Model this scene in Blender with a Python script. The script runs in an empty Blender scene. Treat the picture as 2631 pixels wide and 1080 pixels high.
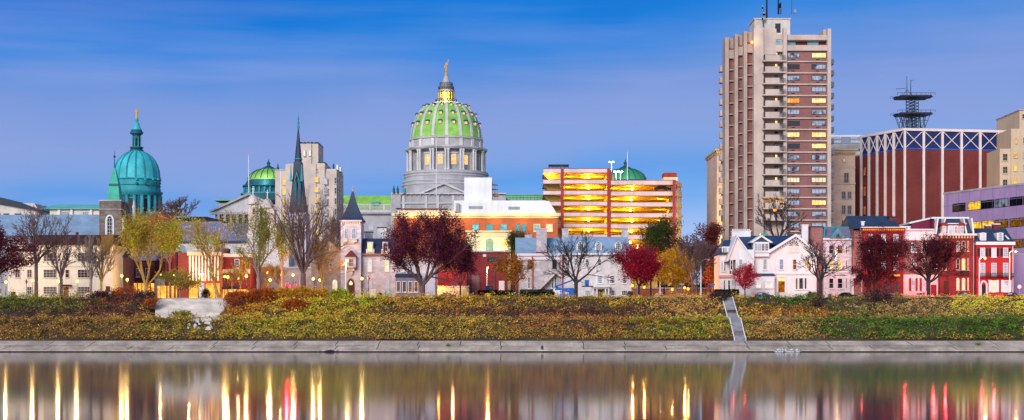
SKY_NISHITA, SKY_DUSK, SUN, EXPO, WATER_R, AFTERGLOW = .003, .95, 2.9, 0.1, .068, (1.44, 1.46, 1.62)
import bpy, math, random
import numpy as np
from mathutils import Vector
R = math.radians
F, CX, HY, HC, GZ = 3900.0, 1315.5, 830.0, 5.2, 10.0
C = bpy.context.scene.collection
ORG = {}
rnd = random.Random(7)

def lin(h):
    h = h.lstrip('#')
    o = []
    for i in (0, 2, 4):
        c = int(h[i:i+2], 16) / 255
        o.append(c / 12.92 if c <= .04045 else ((c + .055) / 1.055) ** 2.4)
    return tuple(o)
def W(px, py, d): return Vector(((px - CX) / F * d, d, HC + (HY - py) / F * d))
def X(px, d): return (px - CX) / F * d
def Z(py, d): return HC + (HY - py) / F * d

# ------------------------------------------------------------------ materials
MATS = {}
def nodes(name):
    m = bpy.data.materials.new(name); m.use_nodes = True
    nt = m.node_tree; nt.nodes.clear()
    out = nt.nodes.new('ShaderNodeOutputMaterial')
    return m, nt, out
def mixc(nt, fac, a, b, mode='MIX'):
    n = nt.nodes.new('ShaderNodeMix'); n.data_type = 'RGBA'; n.blend_type = mode
    for k, v in ((0, fac), (6, a), (7, b)):
        if isinstance(v, bpy.types.NodeSocket): nt.links.new(v, n.inputs[k])
        elif k == 0: n.inputs[0].default_value = v
        else: n.inputs[k].default_value = (*v, 1)
    return n.outputs[2]
def math_(nt, op, a, b=0.0):
    n = nt.nodes.new('ShaderNodeMath'); n.operation = op
    for k, v in ((0, a), (1, b)):
        if isinstance(v, bpy.types.NodeSocket): nt.links.new(v, n.inputs[k])
        else: n.inputs[k].default_value = v
    return n.outputs[0]
def noise(nt, vec, scale, detail=4.0, rough=.6):
    n = nt.nodes.new('ShaderNodeTexNoise'); n.inputs['Scale'].default_value = scale
    n.inputs['Detail'].default_value = detail; n.inputs['Roughness'].default_value = rough
    if vec is not None: nt.links.new(vec, n.inputs['Vector'])
    return n.outputs['Fac']
def stretch(nt, f, lo=.35, hi=.65):
    n = nt.nodes.new('ShaderNodeMapRange'); n.inputs[1].default_value = lo; n.inputs[2].default_value = hi
    nt.links.new(f, n.inputs[0]); return n.outputs[0]
def M(name, col, rough=.8, var=.3, scale=.5, pat=None, size=(.6, .3), pcol=None, pfac=.5, metal=0, spec=.3, streak=.25, bump=.3):
    """Weathered wall or roof material: broad stains, fine grain, vertical streaks and an optional course pattern."""
    if name in MATS: return MATS[name]
    col = lin(col) if isinstance(col, str) else col
    m, nt, out = nodes(name)
    tc = nt.nodes.new('ShaderNodeTexCoord'); P = tc.outputs['Object']
    a = tuple(c * (1 - var) for c in col); b = tuple(min(1, c * (1 + var * .8)) for c in col)
    c = mixc(nt, stretch(nt, noise(nt, P, scale)), a, b)
    mp = nt.nodes.new('ShaderNodeMapping'); mp.inputs['Scale'].default_value = (1.3, 1.3, .12)
    nt.links.new(P, mp.inputs[0])
    c = mixc(nt, math_(nt, 'MULTIPLY', stretch(nt, noise(nt, mp.outputs[0], 1.0, 3), .45, .75), streak), c, tuple(x * .45 for x in col))
    h = noise(nt, P, 6.0, 3)
    c = mixc(nt, math_(nt, 'MULTIPLY', h, .35), c, tuple(x * .7 for x in col))
    if pat:
        sx = nt.nodes.new('ShaderNodeSeparateXYZ'); nt.links.new(P, sx.inputs[0])
        cb = nt.nodes.new('ShaderNodeCombineXYZ')
        nt.links.new(math_(nt, 'ADD', sx.outputs[0], sx.outputs[1]), cb.inputs[0]); nt.links.new(sx.outputs[2], cb.inputs[1])
        if pat == 'brick':
            br = nt.nodes.new('ShaderNodeTexBrick'); nt.links.new(cb.outputs[0], br.inputs['Vector'])
            br.inputs['Scale'].default_value = 1; br.inputs['Brick Width'].default_value = size[0]; br.inputs['Row Height'].default_value = size[1]
            br.inputs['Mortar Size'].default_value = .03; br.inputs['Color1'].default_value = (1, 1, 1, 1); br.inputs['Color2'].default_value = (.55, .55, .55, 1)
            br.inputs['Mortar'].default_value = (.8, .8, .8, 1); fac = br.outputs['Color']
            c = mixc(nt, pfac, c, mixc(nt, 1.0, c, fac, 'MULTIPLY'))
        elif pat == 'rubble':
            vo = nt.nodes.new('ShaderNodeTexVoronoi'); mp2 = nt.nodes.new('ShaderNodeMapping'); mp2.inputs['Scale'].default_value = (1 / size[0], 1 / size[0], 1 / size[1])
            nt.links.new(P, mp2.inputs[0]); nt.links.new(mp2.outputs[0], vo.inputs['Vector']); vo.inputs['Scale'].default_value = 1
            c = mixc(nt, math_(nt, 'MULTIPLY', vo.outputs['Color'], pfac), c, pcol or tuple(x * .4 for x in col))
    bs = nt.nodes.new('ShaderNodeBsdfPrincipled')
    nt.links.new(c, bs.inputs['Base Color']); bs.inputs['Roughness'].default_value = rough
    bs.inputs['Metallic'].default_value = metal; bs.inputs['Specular IOR Level'].default_value = spec
    if bump:
        bp = nt.nodes.new('ShaderNodeBump'); bp.inputs['Strength'].default_value = bump; bp.inputs['Distance'].default_value = .05
        nt.links.new(h, bp.inputs['Height']); nt.links.new(bp.outputs[0], bs.inputs['Normal'])
    nt.links.new(bs.outputs[0], out.inputs[0]); MATS[name] = m; return m
def E(name, col, strength, col2=None, scale=1.2):
    """Something that gives off light; a second colour varies it like a furnished, curtained room."""
    if name in MATS: return MATS[name]
    m, nt, out = nodes(name); e = nt.nodes.new('ShaderNodeEmission')
    col = lin(col) if isinstance(col, str) else col
    e.inputs[0].default_value = (*col, 1); e.inputs[1].default_value = strength
    if col2:
        tc = nt.nodes.new('ShaderNodeTexCoord'); oi = nt.nodes.new('ShaderNodeObjectInfo')
        va = nt.nodes.new('ShaderNodeVectorMath'); va.operation = 'ADD'; nt.links.new(tc.outputs['Object'], va.inputs[0]); nt.links.new(oi.outputs['Location'], va.inputs[1])
        nt.links.new(mixc(nt, stretch(nt, noise(nt, va.outputs[0], scale, 2)), col, lin(col2)), e.inputs[0])
    nt.links.new(e.outputs[0], out.inputs[0]); MATS[name] = m; return m
def GL(name, col, cur='#8d96a6', share=.4, rough=.06):
    """Window glass; object random decides how far a pale blind is drawn behind it."""
    m, nt, out = nodes(name); oi = nt.nodes.new('ShaderNodeObjectInfo'); tc = nt.nodes.new('ShaderNodeTexCoord')
    va = nt.nodes.new('ShaderNodeVectorMath'); va.operation = 'ADD'; nt.links.new(tc.outputs['Object'], va.inputs[0]); nt.links.new(oi.outputs['Location'], va.inputs[1])
    n = noise(nt, va.outputs[0], .55, 1)
    s = math_(nt, 'MULTIPLY', math_(nt, 'LESS_THAN', oi.outputs['Random'], share), stretch(nt, n, .3, .5))
    bs = nt.nodes.new('ShaderNodeBsdfPrincipled'); nt.links.new(mixc(nt, s, lin(col), lin(cur)), bs.inputs['Base Color'])
    bs.inputs['Roughness'].default_value = rough; bs.inputs['Specular IOR Level'].default_value = .5
    nt.links.new(bs.outputs[0], out.inputs[0]); MATS[name] = m; return m
def leafmat(name, cols, rough=.7):
    """Foliage: each leaf island takes its own mix of the tree's colours, with broad drifts."""
    m, nt, out = nodes(name); g = nt.nodes.new('ShaderNodeNewGeometry'); tc = nt.nodes.new('ShaderNodeTexCoord')
    r = math_(nt, 'ADD', math_(nt, 'MULTIPLY', g.outputs['Random Per Island'], .7), math_(nt, 'MULTIPLY', stretch(nt, noise(nt, tc.outputs['Object'], .35, 3), .3, .7), .3))
    cr = nt.nodes.new('ShaderNodeValToRGB'); nt.links.new(r, cr.inputs[0]); el = cr.color_ramp.elements
    el[0].position = 0; el[0].color = (*lin(cols[0]), 1); el[1].position = 1; el[1].color = (*lin(cols[-1]), 1)
    for i in range(1, len(cols) - 1):
        el.new(i / (len(cols) - 1)).color = (*lin(cols[i]), 1)
    bs = nt.nodes.new('ShaderNodeBsdfPrincipled'); nt.links.new(cr.outputs[0], bs.inputs['Base Color']); bs.inputs['Roughness'].default_value = rough
    bs.inputs['Specular IOR Level'].default_value = .2
    tr = nt.nodes.new('ShaderNodeBsdfTranslucent'); nt.links.new(cr.outputs[0], tr.inputs[0])
    mx = nt.nodes.new('ShaderNodeMixShader'); mx.inputs[0].default_value = .3
    nt.links.new(bs.outputs[0], mx.inputs[1]); nt.links.new(tr.outputs[0], mx.inputs[2]); nt.links.new(mx.outputs[0], out.inputs[0])
    MATS[name] = m; return m
def tintmat(name):
    """Ground cover: each plant's own colour comes from the mesh attribute 'tint'."""
    m, nt, out = nodes(name); at = nt.nodes.new('ShaderNodeAttribute'); at.attribute_name = 'tint'
    bs = nt.nodes.new('ShaderNodeBsdfPrincipled'); nt.links.new(at.outputs['Color'], bs.inputs['Base Color']); bs.inputs['Roughness'].default_value = .8
    bs.inputs['Specular IOR Level'].default_value = .15
    nt.links.new(bs.outputs[0], out.inputs[0]); MATS[name] = m; return m

# ------------------------------------------------------------------ geometry
class Fac:
    """A vertical facade plane: frontal at distance d, or through two ground points A (left) and B (right)."""
    def __init__(s, d=None, A=None, B=None):
        if A is None: s.O = Vector((0, d)); s.e = Vector((1, 0))
        else:
            s.O = Vector(A); s.e = (Vector(B) - s.O).normalized()
        s.n = Vector((s.e.y, -s.e.x)); s.rot = math.atan2(s.e.y, s.e.x)
    def u(s, px):
        k = (px - CX) / F
        return (k * s.O.y - s.O.x) / (s.e.x - k * s.e.y)
    def d(s, px): return s.O.y + s.u(px) * s.e.y
    def z(s, px, py, t=0): return Z(py, s.d(px) + t * s.n.y)
    def p(s, u, z, t=0): return Vector((s.O.x + u * s.e.x + t * s.n.x, s.O.y + u * s.e.y + t * s.n.y, z))
class MB:
    def __init__(s): s.v = []; s.f = []
    def add(s, vs, fs):
        o = len(s.v); s.v += [tuple(v) for v in vs]; s.f += [tuple(i + o for i in f) for f in fs]; return s
    def hexa(s, p):
        return s.add(p, [(3, 2, 1, 0), (4, 5, 6, 7), (0, 1, 5, 4), (1, 2, 6, 5), (2, 3, 7, 6), (3, 0, 4, 7)])
    def bm(s, f, u0, u1, z0, z1, t0, t1):
        """box in facade metres, t1 behind t0"""
        q = [f.p(u0, 0, t0), f.p(u1, 0, t0), f.p(u1, 0, t1), f.p(u0, 0, t1)]
        return s.hexa([(a.x, a.y, z0) for a in q] + [(a.x, a.y, z1) for a in q])
    def b(s, f, x0, x1, y0, y1, t0=0., t1=-.3):
        c = (x0 + x1) / 2
        z0 = GZ - .2 if y1 is None else f.z(c, y1)
        return s.bm(f, f.u(x0), f.u(x1), z0, f.z(c, y0), t0, t1)
    def xyz(s, x0, x1, y0, y1, z0, z1):
        return s.hexa([(x0, y0, z0), (x1, y0, z0), (x1, y1, z0), (x0, y1, z0), (x0, y0, z1), (x1, y0, z1), (x1, y1, z1), (x0, y1, z1)])
    def pr(s, f, pts, t0, t1):
        """polygon drawn on the facade, extruded back from t0 to t1"""
        n = len(pts); q = [(f.u(x), f.z(x, y)) for x, y in pts]
        vs = [f.p(u, z, t0) for u, z in q] + [f.p(u, z, t1) for u, z in q]
        fs = [tuple(range(n)), tuple(range(2 * n - 1, n - 1, -1))] + [(i, (i + 1) % n, (i + 1) % n + n, i + n) for i in range(n)]
        return s.add(vs, fs)
    def xs(s, f, x0, x1, pts):
        """cross-section of (t, py) extruded along the facade: roofs with their ridge along the street"""
        n = len(pts); c = (x0 + x1) / 2; u0, u1 = f.u(x0), f.u(x1)
        q = [(t, f.z(c, y, t)) for t, y in pts]
        vs = [f.p(u0, z, t) for t, z in q] + [f.p(u1, z, t) for t, z in q]
        fs = [tuple(range(n)), tuple(range(2 * n - 1, n - 1, -1))] + [(i, (i + 1) % n, (i + 1) % n + n, i + n) for i in range(n)]
        return s.add(vs, fs)
    def fr(s, f, lo, hi):
        """hipped block: lo and hi are (x0, x1, py, t_front, t_back)"""
        vs = []
        for x0, x1, y, ta, tb in (lo, hi):
            z = f.z((x0 + x1) / 2, y, ta)
            vs += [f.p(f.u(x0), z, ta), f.p(f.u(x1), z, ta), f.p(f.u(x1), z, tb), f.p(f.u(x0), z, tb)]
        return s.hexa(vs)
    def rev(s, cx, cy, prof, n=32, ph=0.):
        """surface of revolution about a vertical axis, profile of (radius, z) from bottom to top"""
        vs = [(cx + r * math.cos(ph + 2 * math.pi * i / n), cy + r * math.sin(ph + 2 * math.pi * i / n), z) for r, z in prof for i in range(n)]
        fs = [(k * n + i, k * n + (i + 1) % n, (k + 1) * n + (i + 1) % n, (k + 1) * n + i) for k in range(len(prof) - 1) for i in range(n)]
        fs += [tuple(range(n))[::-1], tuple((len(prof) - 1) * n + i for i in range(n))]
        return s.add(vs, fs)
    def tube(s, a, b, r0, r1=None, n=6):
        a, b = Vector(a), Vector(b); r1 = r0 if r1 is None else r1
        d = (b - a).normalized(); e = d.orthogonal().normalized(); g = d.cross(e)
        vs = [c + (e * math.cos(2 * math.pi * i / n) + g * math.sin(2 * math.pi * i / n)) * r for c, r in ((a, r0), (b, r1)) for i in range(n)]
        return s.add(vs, [(i, (i + 1) % n, (i + 1) % n + n, i + n) for i in range(n)] + [tuple(range(n))[::-1], tuple(range(n, 2 * n))])
    def build(s, name, mat, parent=None, smooth=False):
        me = bpy.data.meshes.new(name); org = ORG.get(parent.name, Vector((0, 0, 0))) if parent else Vector((0, 0, 0))
        me.from_pydata([(v[0] - org.x, v[1] - org.y, v[2] - org.z) for v in s.v], [], s.f)
        me.materials.append(MATS[mat] if isinstance(mat, str) else mat)
        if smooth:
            for p in me.polygons: p.use_smooth = True
        o = bpy.data.objects.new(name, me); C.objects.link(o)
        if parent: o.parent = parent
        ORG[o.name] = org
        return o
def tag(o, label, cat, group=None, kind=None):
    if label: o['label'] = label
    if cat: o['category'] = cat
    if group: o['group'] = group
    if kind: o['kind'] = kind
    return o
def thing(name, label, cat, px, d, group=None, z=GZ):
    o = bpy.data.objects.new(name, None); C.objects.link(o); o.location = (X(px, d), d, z); o.empty_display_size = .5
    ORG[o.name] = Vector(o.location); return tag(o, label, cat, group)
def copy_tree(o, parent=None):
    c = o.copy(); C.objects.link(c)
    if parent: c.parent = parent
    for ch in [x for x in o.children]: copy_tree(ch, c)
    return c
def plight(pt, col, en, parent=None, r=.3):
    l = bpy.data.lights.new('lamp_glow', 'POINT'); l.color = col; l.energy = en; l.shadow_soft_size = r
    o = bpy.data.objects.new('lamp_glow', l); C.objects.link(o); o.location = pt
    if parent: o.parent = parent; o.location = Vector(pt) - ORG[parent.name]
    return o
def bld(name, label, cat, d, x0, x1, y0, depth, mat, group=None, f=None):
    f = f or Fac(d); T = thing(name, label, cat, (x0 + x1) / 2, d, group)
    MB().b(f, x0, x1, y0, None, 0, -depth).build('wall', mat, T)
    return T, f
WC = {}
def wmesh(w, h, arch, nx, ny, fw, sill, fr, pane):
    k = (round(w, 2), round(h, 2), arch, nx, ny, fw, sill, fr, pane)
    if k in WC: return WC[k]
    q = Fac(d=0.); m = MB()
    if arch:
        r = w / 2; n = 8; zc = h - (r if arch == 1 else r * 1.4)
        out = [(-w / 2, 0)] + [(w / 2, 0)] + [(r * math.cos(math.pi * i / n), zc + (h - zc) * math.sin(math.pi * i / n)) for i in range(n + 1)]
        ri = r - fw
        inn = [(-w / 2 + fw, fw), (w / 2 - fw, fw)] + [(ri * math.cos(math.pi * i / n), zc + (h - zc - fw) * math.sin(math.pi * i / n)) for i in range(n + 1)]
        for t in range(len(out)):
            a, b = t, (t + 1) % len(out); o0, o1, i0, i1 = out[a], out[b], inn[a], inn[b]
            m.hexa([(o0[0], 0, o0[1]), (o1[0], 0, o1[1]), (i1[0], 0, i1[1]), (i0[0], 0, i0[1]), (o0[0], -.12, o0[1]), (o1[0], -.12, o1[1]), (i1[0], -.12, i1[1]), (i0[0], -.12, i0[1])])
        pv = [(x, -.03, z) for x, z in inn]
    else:
        for a in ((-w / 2, w / 2, 0, fw), (-w / 2, w / 2, h - fw, h), (-w / 2, -w / 2 + fw, fw, h - fw), (w / 2 - fw, w / 2, fw, h - fw)):
            m.xyz(a[0], a[1], -.12, 0, a[2], a[3])
        pv = [(-w / 2 + fw, -.03, fw), (w / 2 - fw, -.03, fw), (w / 2 - fw, -.03, h - fw), (-w / 2 + fw, -.03, h - fw)]
    b = .055
    for i in range(1, nx):
        x = -w / 2 + w * i / nx; m.xyz(x - b / 2, x + b / 2, -.085, -.035, fw, h - fw - (h * .12 if arch else 0))
    for j in range(1, ny):
        z = h * j / ny; m.xyz(-w / 2 + fw, w / 2 - fw, -.08, -.036, z - b / 2, z + b / 2)
    if sill: m.xyz(-w / 2 - .1, w / 2 + .1, -.24, .0, -.14, -.002)
    fm = bpy.data.meshes.new('window'); fm.from_pydata(m.v, [], m.f); fm.materials.append(MATS[fr])
    pm = bpy.data.meshes.new('pane'); pm.from_pydata(pv, [], [tuple(range(len(pv)))]); pm.materials.append(MATS[pane])
    WC[k] = (fm, pm); return WC[k]
def win(P, f, x0, x1, y0, y1, pane='glass', fr='paint_white', arch=0, nx=2, ny=2, t=.02, fw=.11, sill=1, name='window'):
    c = (x0 + x1) / 2; w = f.u(x1) - f.u(x0); z0 = f.z(c, y1, t); h = f.z(c, y0, t) - z0
    fm, pm = wmesh(w, h, arch, nx, ny, fw, sill, fr, pane)
    o = bpy.data.objects.new(name, fm); C.objects.link(o); o.parent = P; org = ORG[P.name]
    o.location = f.p((f.u(x0) + f.u(x1)) / 2, z0, t) - org; o.rotation_euler.z = f.rot
    g = bpy.data.objects.new('pane', pm); C.objects.link(g); g.parent = o
    return o
def wins(P, f, xs, ys, **k):
    for y in ys:
        for x in xs: win(P, f, x[0], x[1], y[0], y[1], **k)
def part(name, mat, P, f, *boxes, **k):
    m = MB()
    for b in boxes: m.b(f, *b)
    return m.build(name, mat, P, **k)
def chimney(P, f, x0, x1, y0, y1, mat, t=-3., dep=1.2, cap='stone_grey'):
    o = MB().b(f, x0, x1, y0 + 2.5, y1, t, t - dep).build('chimney', mat, P)
    MB().b(f, x0 - 1.5, x1 + 1.5, y0, y0 + 2.5, t + .12, t - dep - .12).build('cap', cap, o); return o

# ------------------------------------------------------------------ plants
def tubes_np(seg, n=3):
    """all branch segments (p0, p1, r0, r1) as one array of n-sided tubes"""
    a = np.array([s[0] for s in seg]); b = np.array([s[1] for s in seg]); r0 = np.array([s[2] for s in seg]); r1 = np.array([s[3] for s in seg])
    d = b - a; d /= np.linalg.norm(d, axis=1)[:, None] + 1e-9
    h = np.where(np.abs(d[:, 2:3]) < .9, np.array([[0, 0, 1.]]), np.array([[1., 0, 0]]))
    e = np.cross(d, h); e /= np.linalg.norm(e, axis=1)[:, None] + 1e-9; g = np.cross(d, e)
    vs = np.zeros((len(seg), 2 * n, 3))
    for i in range(n):
        w = e * math.cos(2 * math.pi * i / n) + g * math.sin(2 * math.pi * i / n)
        vs[:, i] = a + w * r0[:, None]; vs[:, n + i] = b + w * r1[:, None]
    base = (np.arange(len(seg)) * 2 * n)[:, None]
    fs = np.concatenate([base + np.array([[i, (i + 1) % n, (i + 1) % n + n, i + n]]) for i in range(n)])
    return vs.reshape(-1, 3), fs
def mesh_np(name, vs, fs, mat, parent=None, org=(0, 0, 0), tint=None, smooth=False):
    me = bpy.data.meshes.new(name); k = fs.shape[1]
    me.vertices.add(len(vs)); me.vertices.foreach_set('co', (vs - np.array(org)).astype(np.float32).ravel())
    me.loops.add(fs.size); me.loops.foreach_set('vertex_index', fs.astype(np.int32).ravel())
    me.polygons.add(len(fs)); me.polygons.foreach_set('loop_start', (np.arange(len(fs)) * k).astype(np.int32))
    me.update(calc_edges=True); me.validate()
    if tint is not None:
        at = me.attributes.new('tint', 'FLOAT_COLOR', 'POINT'); at.data.foreach_set('color', tint.astype(np.float32).ravel())
    if smooth: me.polygons.foreach_set('use_smooth', np.ones(len(fs), dtype=bool))
    me.materials.append(MATS[mat]); o = bpy.data.objects.new(name, me); C.objects.link(o)
    if parent: o.parent = parent
    ORG[o.name] = Vector(org); return o
def leaves_np(cen, size, rng, up=0.):
    n = len(cen); a = rng.normal(size=(n, 3)); a[:, 2] *= .7; a[:, 2] += up; a /= np.linalg.norm(a, axis=1)[:, None]
    b = rng.normal(size=(n, 3)); b -= a * (a * b).sum(1)[:, None]; b /= np.linalg.norm(b, axis=1)[:, None]
    s = (size * rng.uniform(.6, 1.35, n))[:, None]; a = a * s * .5; b = b * s * .32
    vs = np.stack([cen - a, cen + b * .9 - a * .1, cen + a, cen - b], 1).reshape(-1, 3)
    return vs, (np.arange(n) * 4)[:, None] + np.array([[0, 1, 2, 3]])
def skeleton(seed, nfork=5, levels=4, spread=.55, up=.25, kids=3, open_=.6, decay=.68):
    rg = random.Random(seed); seg = []
    def rv(): return Vector((rg.gauss(0, 1), rg.gauss(0, 1), rg.gauss(0, 1)))
    def grow(p, d, L, r, lv):
        k = 3
        for i in range(k):
            d = (d + rv() * .13 + Vector((0, 0, up * .25))).normalized(); q = p + d * (L / k); r2 = r * (.86 if lv < levels else .7)
            seg.append((p, q, r, r2, lv)); p, r = q, r2
            if lv < levels and i < k - 1 and rg.random() < .75:
                grow(p, (d + rv() * spread * .8).normalized(), L * decay * rg.uniform(.6, 1), r * .55, lv + 1)
        if lv < levels:
            for j in range(kids - (rg.random() < .4)):
                grow(p, (d + rv() * spread * .6).normalized(), L * decay * rg.uniform(.75, 1.15), r * .72, lv + 1)
    a0 = rg.random() * 6.28
    for i in range(nfork):
        a = a0 + 6.283 * i / nfork + rg.uniform(-.3, .3); o = open_ * rg.uniform(.45, 1.15)
        if i == 0: o *= .2
        grow(Vector((0, 0, 0)), Vector((math.cos(a) * o, math.sin(a) * o, 1)).normalized(), 1., .075, 1)
    return seg
SK = {}
def plant(name, label, cat, px, d, xl, xr, yt, yf, r, seed, bark='bark', leaf=None, nleaf=0, lsize=.35, group=None, lean=0., sk=None, twig=.032, zb=GZ, fill=.0, lowest=None, shape=None):
    """A tree: trunk to the fork at py=yf, branches fitted to the crown's extent in the photo, then twigs or leaves."""
    nleaf = int(nleaf * 1.7)
    T = thing(name, label, cat, px, d, group, zb); rng = np.random.default_rng(seed)
    key = (seed % 5, str(sk)); seg = SK.get(key)
    if seg is None: seg = SK[key] = skeleton(seed % 5 + 11, **(sk or {}))
    P0 = np.array([tuple(s[0]) for s in seg]); P1 = np.array([tuple(s[1]) for s in seg])
    r0 = np.array([s[2] for s in seg]); r1 = np.array([s[3] for s in seg]); lv = np.array([s[4] for s in seg])
    A = rng.uniform(0, 6.28); ro = np.array([[math.cos(A), -math.sin(A), 0], [math.sin(A), math.cos(A), 0], [0, 0, 1]])
    P0, P1 = P0 @ ro.T, P1 @ ro.T
    x0, x1, yb, zt = np.percentile(P1[:, 0], 1), np.percentile(P1[:, 0], 99), np.percentile(np.abs(P1[:, 1]), 99), np.percentile(P1[:, 2], 99.5)
    fx, fz, base = X(px + lean, d), Z(yf, d), X(px, d)
    cl, crr, top = X(xl, d) - fx, X(xr, d) - fx, Z(yt, d)
    def fit(P):
        Q = P.copy(); Q[:, 0] = np.where(P[:, 0] < 0, P[:, 0] / -x0 * -cl, P[:, 0] / x1 * crr) if cl < 0 < crr else P[:, 0] * (crr - cl) / (x1 - x0)
        Q[:, 0] += fx; Q[:, 1] = d + P[:, 1] / yb * (crr - cl) / 2 * .9; Q[:, 2] = fz + P[:, 2] / zt * (top - fz); return Q
    Q0, Q1 = fit(P0), fit(P1); rs = r / .075 * .62
    R0, R1 = np.maximum(r0 * rs, twig), np.maximum(r1 * rs, twig * .8)
    tk = [((base, d, zb - .2), (base + (fx - base) * .1, d, zb + .5), r * 1.5, r * 1.1), ((base + (fx - base) * .1, d, zb + .5), (fx, d, fz + .05), r * 1.1, r)]
    big = lv <= (2 if leaf is None else 9)
    if tk[0] and r > .02:
        v1, f1 = tubes_np(tk, 8)
        v2, f2 = tubes_np(list(zip(Q0[big], Q1[big], R0[big], R1[big])), 4)
        mesh_np('trunk', np.concatenate([v1, v2]), np.concatenate([f1, f2 + len(v1)]), bark, T, T.location, smooth=True)
    if leaf is None or (~big).any():
        v, f = tubes_np(list(zip(Q0[~big], Q1[~big], R0[~big], R1[~big])), 3)
        mesh_np('crown', v, f, bark if bark != 'bark' else 'twig', T, T.location)
    if leaf:
        tips = Q1[lv >= lv.max() - 1]
        lo = fz if lowest is None else Z(lowest, d); tips = tips[tips[:, 2] > lo]
        if fill: # spread part of the foliage through the crown's volume
            c = np.array([(X(xl, d) + X(xr, d)) / 2, d, (lo + top) / 2]); h = np.array([(crr - cl) / 2, (crr - cl) / 2 * .9, (top - lo) / 2])
            g = rng.normal(size=(int(240 * fill), 3)); g /= np.linalg.norm(g, axis=1)[:, None]; g *= rng.uniform(.45, .95, (len(g), 1))
            tips = np.concatenate([tips[rng.permutation(len(tips))[:260]], c + g * h])
        if shape: tips = tips[shape(tips)]
        cen = tips[rng.integers(0, len(tips), nleaf)] + np.clip(rng.normal(size=(nleaf, 3)), -1.7, 1.7) * (lsize * 1.35)
        v, f = leaves_np(cen, lsize * .78, rng); mesh_np('crown', v, f, leaf, T, T.location)
    return T
def shrub(label, px, d, w, h, z, leaf, n, size, seed, name='shrub', bark='bark', group=None, bare=False):
    T = thing(name, label, 'bush', px, d, group, z); rng = np.random.default_rng(seed); x = X(px, d); seg = []
    for i in range(60 if bare else 26):
        p = Vector((x + rng.normal() * w * .22, d + rng.normal() * w * .15, z - .1)); dr = Vector((rng.normal() * .45, rng.normal() * .35, 1)).normalized(); L = h * rng.uniform(.5, 1.05); r = .035
        for k in range(4):
            q = p + dr * L / 4; seg.append((p, q, r, r * .75)); r *= .75
            for j in range(2):
                b = (dr + Vector(rng.normal(size=3)) * .5).normalized(); seg.append((q, q + b * L * .22, r * .7, r * .4))
            p = q; dr = (dr + Vector(rng.normal(size=3)) * .2).normalized()
    v, f = tubes_np([(tuple(a), tuple(b), c, e) for a, b, c, e in seg], 3); mesh_np('stem', v, f, bark, T, T.location)
    if n:
        k = max(14, int(w * 6)); lob = rng.normal(size=(k, 3)); lob /= np.linalg.norm(lob, axis=1)[:, None]; lob *= rng.uniform(.35, .85, (k, 1))
        lob = np.array([x, d, z + h * .5]) + lob * np.array([w / 2, w * .4, h * .5])
        cen = lob[rng.integers(0, k, n)] + rng.normal(size=(n, 3)) * min(w, h) * .13; cen[:, 2] = np.maximum(cen[:, 2], z)
        v, f = leaves_np(cen, size, rng); mesh_np('foliage', v, f, leaf, T, T.location)
    return T
# ------------------------------------------------------------------ materials in use
for a in (('paint_white', '#dededf', .6, .08, .4), ('stucco', '#e2d3c0', .85, .14, .2), ('concrete', '#c3b1a6', .85, .22, .15), ('concrete_pale', '#cbc2ba', .85, .2, .2),
          ('stone_grey', '#a9a6a8', .85, .25, .3), ('capitol_stone', '#a9a7ab', .8, .28, .18), ('cream', '#ead7a8', .8, .1, .3), ('dark_metal', '#23282f', .5, .2, 1), ('iron', '#15171b', .5, .2, 1),
          ('grey_metal', '#8f959c', .45, .15, 1), ('white_metal', '#dfe1e4', .5, .08, .2), ('copper', '#2f939e', .6, .3, .25), ('copper_dark', '#1c5868', .6, .3, .3), 
          ('mint_roof', '#6fc0b0', .6, .15, .2), ('purple_wall', '#a98bb4', .7, .15, .12), ('gold', '#d9a21c', .35, .15, 1), ('teal_trim', '#2b8d9c', .6, .15, .5), ('red_trim', '#93202c', .6, .2, .5), ('garage_red', '#a03a33', .75, .18, .4),
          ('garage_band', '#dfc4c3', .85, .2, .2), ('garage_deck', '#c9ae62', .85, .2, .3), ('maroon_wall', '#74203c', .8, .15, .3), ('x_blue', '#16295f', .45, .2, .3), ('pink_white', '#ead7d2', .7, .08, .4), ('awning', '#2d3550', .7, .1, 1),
          ('yellow_paint', '#d6b012', .6, .1, 1), ('lift_blue', '#1265c0', .5, .1, 1), ('door_wood', '#4a2317', .6, .3, 1), ('rubber', '#101012', .8, .1, 1), ('car_red', '#4a1220', .3, .1, 1), ('car_white', '#d8d8da', .3, .05, 1), ('car_navy', '#1b2350', .3, .1, 1), ('shutter_black', '#15161c', .6, .1, 1), ('sign_white', '#dcdcdc', .6, .05, 1), ('sign_blue', '#2d5fae', .6, .05, 1), ('asphalt', '#3c3b3d', .9, .2, .3), ('paving', '#9b9187', .9, .2, .3), ('soil', '#4a3d2b', .95, .35, .2), ('ridge', '#24303f', .6, .2, 1)):
    M(a[0], a[1], a[2], a[3], a[4])
M('brick_red', '#8b3233', .85, .2, .3, 'brick', (.7, .3)); M('brick_dark', '#7b3633', .85, .22, .12, 'brick', (1.4, .5), pfac=.35); M('brick_orange', '#b8643f', .85, .14, .2, 'brick', (.9, .4), pfac=.3)
M('brick_tower', '#8f625e', .85, .16, .2, 'brick', (.7, .35), pfac=.3); M('brick_federal', '#a92f33', .85, .14, .3, 'brick', (.7, .3), pfac=.35); M('brick_rose', '#9a6a66', .85, .2, .3, 'brick', (.6, .3))
M('copper_lime', '#8cc257', .7, .24, .3, 'brick', (2.6, 1.5), pfac=.35, streak=.35); M('ashlar', '#d4cad3', .9, .22, .4, 'brick', (1.1, .5), pfac=.6); M('rubble', '#84786f', .9, .35, .5, 'brick', (1.3, .55), pfac=.95, streak=.1); M('fieldstone', '#c6c0c6', .9, .25, .5, 'rubble', (.7, .45), pfac=.7); M('lime_stone', '#dcd2d0', .9, .12, .5, 'brick', (1.2, .5), pfac=.35)
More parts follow.
